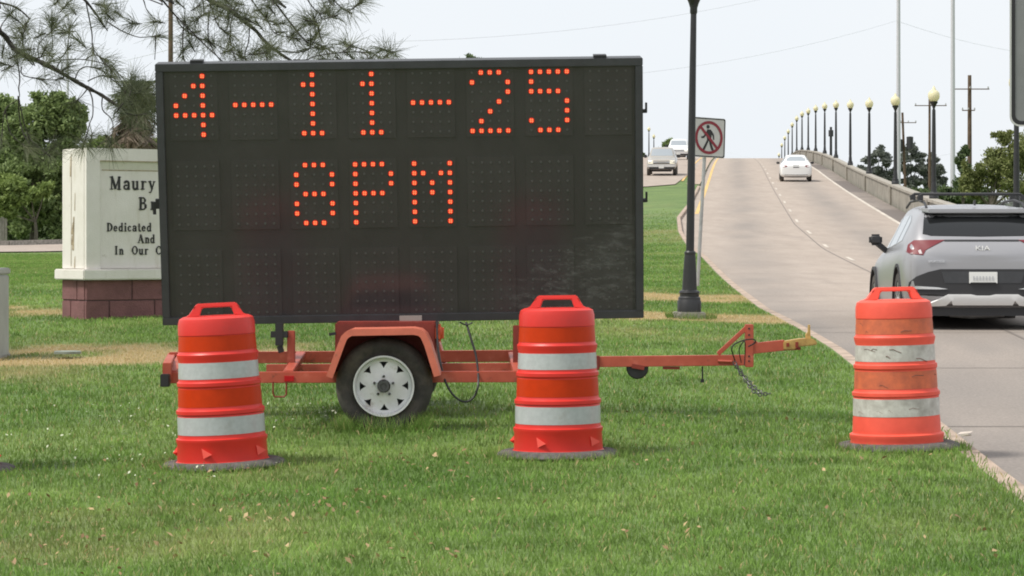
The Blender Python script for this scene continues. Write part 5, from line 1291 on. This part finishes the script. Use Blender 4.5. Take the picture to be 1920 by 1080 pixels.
# fence at the left edge
FE = thing('wooden_fence', 'bit of grey board fence under the trees at the left edge', 'fence', (P(-30, 0, 134).x, 134, H(-26, 134)))
for k in range(12):
    px = -46 + k * 5; c = P(px, 0, 134).x; mb = MB(); mb.span((c, 134, H(c, 134) - .05), (c + .115, 134.03, P(0, 400 + (k % 3), 134).z)); mb.build('board', M['wood2'], FE, world=True)
mb = MB(); mb.span((P(-46, 0, 134).x, 134.035, 2.2), (P(14, 0, 134).x, 134.08, 2.3)); mb.build('rail', M['wood2'], FE, world=True)

# palm
PM = thing('palm_tree', 'shaggy palm with brown dead skirt between the monument sign and the board', 'palm tree', (P(252, 0, 62).x, 62, H(-8.8, 62)))
pc = P(252, 185, 62)
mb = MB(); mb.tube([(pc.x, 62, H(-8.8, 62) - .2), (pc.x + .05, 62, pc.z - 1), (pc.x, 62, pc.z)], [.2, .17, .16], 10); mb.build('trunk', M['bark2'], PM, world=True)
def fronds(name, m, n, e0, e1, L0_, droop):
    vs = []; rn = []
    for k in range(n):
        a = random.uniform(0, 6.28); e = R_(random.uniform(e0, e1)); L = L0_ * random.uniform(.75, 1.1); h = Vector((math.cos(a), math.sin(a), 0))
        pts = []; p = pc.copy() + Vector((0, 0, random.uniform(-.95, 0) if droop > 1.5 else 0)); ang = e
        for j in range(9):
            pts.append(p.copy()); p += Vector((random.gauss(0, .02), 0, random.gauss(0, .02))) * (droop > 1.4) + (h * math.cos(ang) + Vector((0, 0, math.sin(ang)))) * L / 8; ang = max(-1.5, ang - droop / 8)
        r0_ = random.random()
        for j in range(2, 9):
            t = (pts[j] - pts[j - 1]).normalized(); sd_ = t.cross(Vector((0, 0, 1))).normalized()
            vs += [pts[j - 1] - sd_ * .012, pts[j - 1] + sd_ * .012, pts[j] + sd_ * .01, pts[j] - sd_ * .01]; rn += [r0_] * 4
            for s_ in (-1, 1):
                for u_ in (0, .33, .66):
                    b = pts[j - 1].lerp(pts[j], u_); ll = .34 * math.sin(math.pi * (j - .5 + u_) / 9.5) + .06; ll *= random.uniform(.6, 1.5); tip = b + sd_ * s_ * ll * .8 + t * ll * .5 + Vector((0, 0, -.12 * ll))
                    vs += [b - t * .02, b + t * .02, tip + t * .006, tip - t * .006]; rn += [min(1, max(0, r0_ + random.uniform(-.2, .2)))] * 4
    V = np.array(vs) - np.array(PM.location); return np_mesh(name, V, np.arange(len(V)), 4, m, {'rnd': rn}, PM)
fronds('green_fronds', M['palm'], 26, -10, 75, .8, 1.5)
fronds('dead_fronds', M['palmdead'], 60, -80, 10, .8, 1.6)

# ------------------------------------------------------------------ overhanging pine
PT = thing('pine_tree', 'long needled pine with trunk out of frame, bare limbs hanging over the top left', 'pine tree', (-7.6, 25.5, H(-7.6, 25.5)))
DP = 24.0
mb = MB(); tr0 = Vector((-7.6, 25.5, H(-7.6, 25.5) - .2))
trunk_pts = [tr0, tr0 + Vector((.1, 0, 3)), tr0 + Vector((0, -.1, 6)), tr0 + Vector((.15, 0, 9)), tr0 + Vector((.1, 0, 12))]
mb.tube(trunk_pts, [.27, .23, .19, .13, .04], 14); mb.build('trunk', M['bark'], PT, world=True)
def smoothpts(P_, k_=4):
    out = []
    for i in range(len(P_) - 1):
        p0 = P_[max(i - 1, 0)]; p1 = P_[i]; p2 = P_[i + 1]; p3 = P_[min(i + 2, len(P_) - 1)]
        for k in range(k_):
            t = k / k_; out.append(.5 * ((2 * p1) + (p2 - p0) * t + (2 * p0 - 5 * p1 + 4 * p2 - p3) * t * t + (3 * p1 - 3 * p2 + p3 - p0) * t ** 3))
    return out + [P_[-1]]
tufts_at = []
rp = random.Random(11)
def limb(px_pts, r0, r1, d=DP, root=None, name='limb', wob=.0, dz=0.):
    pts = [P(a, b, d + dz * i / max(1, len(px_pts) - 1) + rp.uniform(-wob, wob)) for i, (a, b) in enumerate(px_pts)]
    if root is not None: pts = [root] + pts
    sp = smoothpts(pts); n = len(sp); rr = [r0 + (r1 - r0) * i / (n - 1) for i in range(n)]
    rr = [r * rp.uniform(.85, 1.2) for r in rr]
    q = MB(); q.tube(sp, rr, 7); q.build(name, M['bark'], PT, world=True); return sp
T = trunk_pts
L1 = limb([(-60, 30), (0, 60), (18, 80), (30, 94), (55, 107), (80, 118), (105, 131), (140, 151), (165, 165), (190, 178), (215, 195), (238, 208)], .030, .013, root=T[1] + Vector((0, 0, 1.6)), wob=.05)
L2 = limb([(260, -70), (340, -35), (400, 4), (430, 18), (455, 38), (480, 58), (495, 76), (520, 97), (550, 116), (575, 128)], .03, .010, root=T[2], dz=.6, wob=.05)
L3 = limb([(90, -60), (155, -4), (178, 24), (190, 40), (196, 52)], .016, .007, root=T[2] + Vector((0, 0, -.8)))
L4 = limb([(-60, -5), (0, 5), (28, 13), (44, 24), (56, 36)], .015, .006, root=T[2] + Vector((0, 0, -1.2)))
L8 = limb([(440, -60), (508, -2), (530, 24), (550, 50), (568, 72), (582, 84)], .012, .006, root=T[3] + Vector((0, 0, -1.5)))
L7 = limb([(250, -50), (300, -4), (325, 25), (350, 50), (385, 85), (425, 122)], .010, .005, root=T[2] + Vector((0, 0, .6)))
L7b = limb([(240, -40), (267, -4), (275, 18), (292, 38), (302, 44)], .007, .003, root=T[2] + Vector((0, 0, .3)))
tw = [[(160, -2), (172, 60), (174, 88), (190, 112), (202, 124)], [(200, 40), (218, 52), (235, 61), (262, 70), (290, 68)], [(290, 68), (292, 78), (290, 112)],
 [(30, 96), (37, 145), (35, 165), (35, 185), (10, 205), (4, 250)], [(35, 182), (45, 232), (60, 265), (85, 286)], [(10, 205), (20, 250), (48, 275)], [(34, 180), (38, 230), (50, 262), (75, 290), (95, 280)],
 [(105, 131), (112, 116), (122, 112), (160, 112), (200, 122), (232, 148), (250, 185)], [(140, 151), (148, 132), (165, 125), (190, 132), (222, 155), (243, 190)], [(165, 165), (173, 185), (174, 215), (168, 232), (160, 262)],
 [(192, 180), (192, 205), (208, 222), (212, 240), (208, 262)], [(165, 152), (180, 145), (200, 143), (228, 165), (240, 195)], [(160, 112), (175, 103), (190, 108), (215, 130), (235, 165)], [(165, 165), (155, 178), (145, 188)],
 [(40, 125), (45, 142), (95, 150), (110, 148)], [(55, 112), (95, 98), (97, 60), (97, 50)], [(45, 100), (42, 75), (46, 55)], [(75, 116), (72, 85), (95, 60)], [(0, 60), (4, 45), (18, 28)], [(110, 112), (125, 95), (130, 60)],
 [(392, 20), (390, 60), (395, 85), (410, 110), (425, 124)], [(440, 18), (432, 50), (434, 85), (445, 122)], [(468, 50), (466, 78), (460, 100), (460, 122)], [(380, -2), (382, 25), (372, 35)], [(395, 10), (410, 50), (425, 56), (428, 40)],
 [(345, 45), (342, 80), (345, 110), (352, 122)], [(330, 30), (340, 50), (365, 68), (400, 82), (430, 95), (450, 105)], [(520, 96), (560, 98), (580, 92), (582, 84)], [(550, 112), (575, 112), (595, 104), (640, 98), (655, 88)],
 [(575, 75), (600, 85), (582, 90)], [(575, -4), (585, 12), (598, 24), (605, 24)], [(600, 24), (604, 35), (620, 32)], [(622, -4), (640, 14), (655, 20), (668, 10)], [(482, 60), (500, 82), (490, 90)], [(430, 15), (455, 24), (475, 32), (500, 38)],
 [(470, -3), (486, 20), (500, 38), (515, 62), (545, 70)], [(640, 98), (680, 98), (692, 112)], [(660, 86), (700, 100), (715, 112)], [(700, 104), (715, 95), (728, 96)], [(585, 84), (592, 70), (590, 45)]]
for k, pts in enumerate(tw):
    sp = limb(pts, .0065, .0032, d=DP + rp.uniform(-.5, .5), name='twig', wob=.06)
    if k not in (2,): tufts_at.append((sp[-1], (sp[-1] - sp[-4]).normalized()))
    if rp.random() < .55: j = len(sp) // 2; tufts_at.append((sp[j], (sp[j] - sp[j - 2]).normalized()))
extra_ = [(rp.uniform(0, 130), rp.uniform(30, 135)) for _ in range(5)] + [(rp.uniform(330, 640), rp.uniform(0, 112)) for _ in range(11)] + [(rp.uniform(225, 290), rp.uniform(160, 245)) for _ in range(8)]
for (a, b) in extra_ + [(45, 50), (97, 50), (130, 60), (72, 68), (58, 92), (95, 105), (15, 122), (22, 108), (10, 130), (155, 84), (196, 50), (225, 28), (208, 34), (200, 20), (182, 8), (105, 6), (118, 16), (140, 24), (256, 44), (300, 42), (350, 52), (380, 28), (396, 8), (412, 22), (365, 16), (428, 28), (480, 20), (452, 8), (500, 36), (470, 40), (488, 50), (545, 72), (590, 46), (600, 66), (585, 40), (655, 86), (668, 12), (620, 28), (716, 112), (694, 110), (728, 96), (612, 112), (640, 112), (660, 108), (232, 178), (252, 190), (240, 165), (265, 182), (280, 176), (246, 148), (270, 200), (285, 205), (222, 205), (247, 215), (262, 215), (150, 262), (205, 264), (170, 262), (422, 98), (452, 105), (475, 102), (500, 108), (520, 45), (510, 20), (530, 60), (340, 10), (620, 5), (60, 115), (80, 100), (30, 115), (5, 100), (505, 90), (490, 100), (245, 172), (270, 175), (262, 200)]:
    dr_ = Vector((rp.uniform(-1, 1), rp.uniform(-.6, .6), rp.uniform(-.2, 1))).normalized(); p = P(a, b, DP + rp.uniform(-.6, .6)); tufts_at.append((p, dr_))
# stems for free-standing tufts and other limbs of the tree outside the picture
for k in range(16):
    z = rp.uniform(4.5, 11); a = rp.uniform(0, 6.28)
    if math.cos(a) > .3 and z < 8 and math.sin(a) < .6: a += 3.14
    L = (12.5 - z) * .42 + 1; b0 = tr0 + Vector((0, 0, z)); e = b0 + Vector((math.cos(a), math.sin(a), .15)) * L
    if abs(e.x) < .2 * e.y and e.z < 3.9: e.z = 4.6
    sp = smoothpts([b0, b0.lerp(e, .5) + Vector((0, 0, .3)), e]); q = MB(); q.tube(sp, [.06 - .045 * i / (len(sp) - 1) for i in range(len(sp))], 6); q.build('limb', M['bark'], PT, world=True)
    for j in range(22):
        c = sp[rp.randrange(3, len(sp))] + Vector((rp.gauss(0, .5), rp.gauss(0, .5), rp.gauss(.1, .3))); tufts_at.append((c, Vector((rp.gauss(0, 1), rp.gauss(0, 1), rp.gauss(.5, .6))).normalized()))
NT = len(tufts_at); vs = []; rn = []; stems = MB()
for (c, dv) in tufts_at:
    n = rp.randint(44, 76); r0_ = rp.random(); spread = rp.uniform(.7, 1.2)
    stems.tube([c - dv * .05, c + dv * .07], [.005, .008], 5)
    for k in range(n):
        v = Vector((rp.gauss(0, 1), rp.gauss(0, 1), rp.gauss(0, 1))).normalized() * spread + dv * .75; v.normalize(); L = rp.uniform(.12, .24)
        b = c + dv * rp.uniform(-.04, .07); s_ = v.cross(Vector((0, -1, 0)))
        if s_.length < .05: continue
        s_ = s_.normalized() * .0014; mid = b + v * L * .55; tip = b + v * L + Vector((0, 0, -.025 * rp.random() * (1 + abs(v.x))))
        vs += [b - s_, b + s_, mid + s_, mid - s_, mid - s_, mid + s_, tip + s_ * .4, tip - s_ * .4]; rn += [min(1, max(0, r0_ * .6 + rp.random() * .5))] * 8
V = np.array(vs) - np.array(PT.location); o = np_mesh('needles', V, np.arange(len(V)), 4, M['needle'], {'rnd': rn}, PT); o['kind'] = 'stuff'
stems.build('shoots', M['bark'], PT, world=True)['kind'] = 'stuff'
print('needle quads', len(V) // 4, 'tufts', NT)
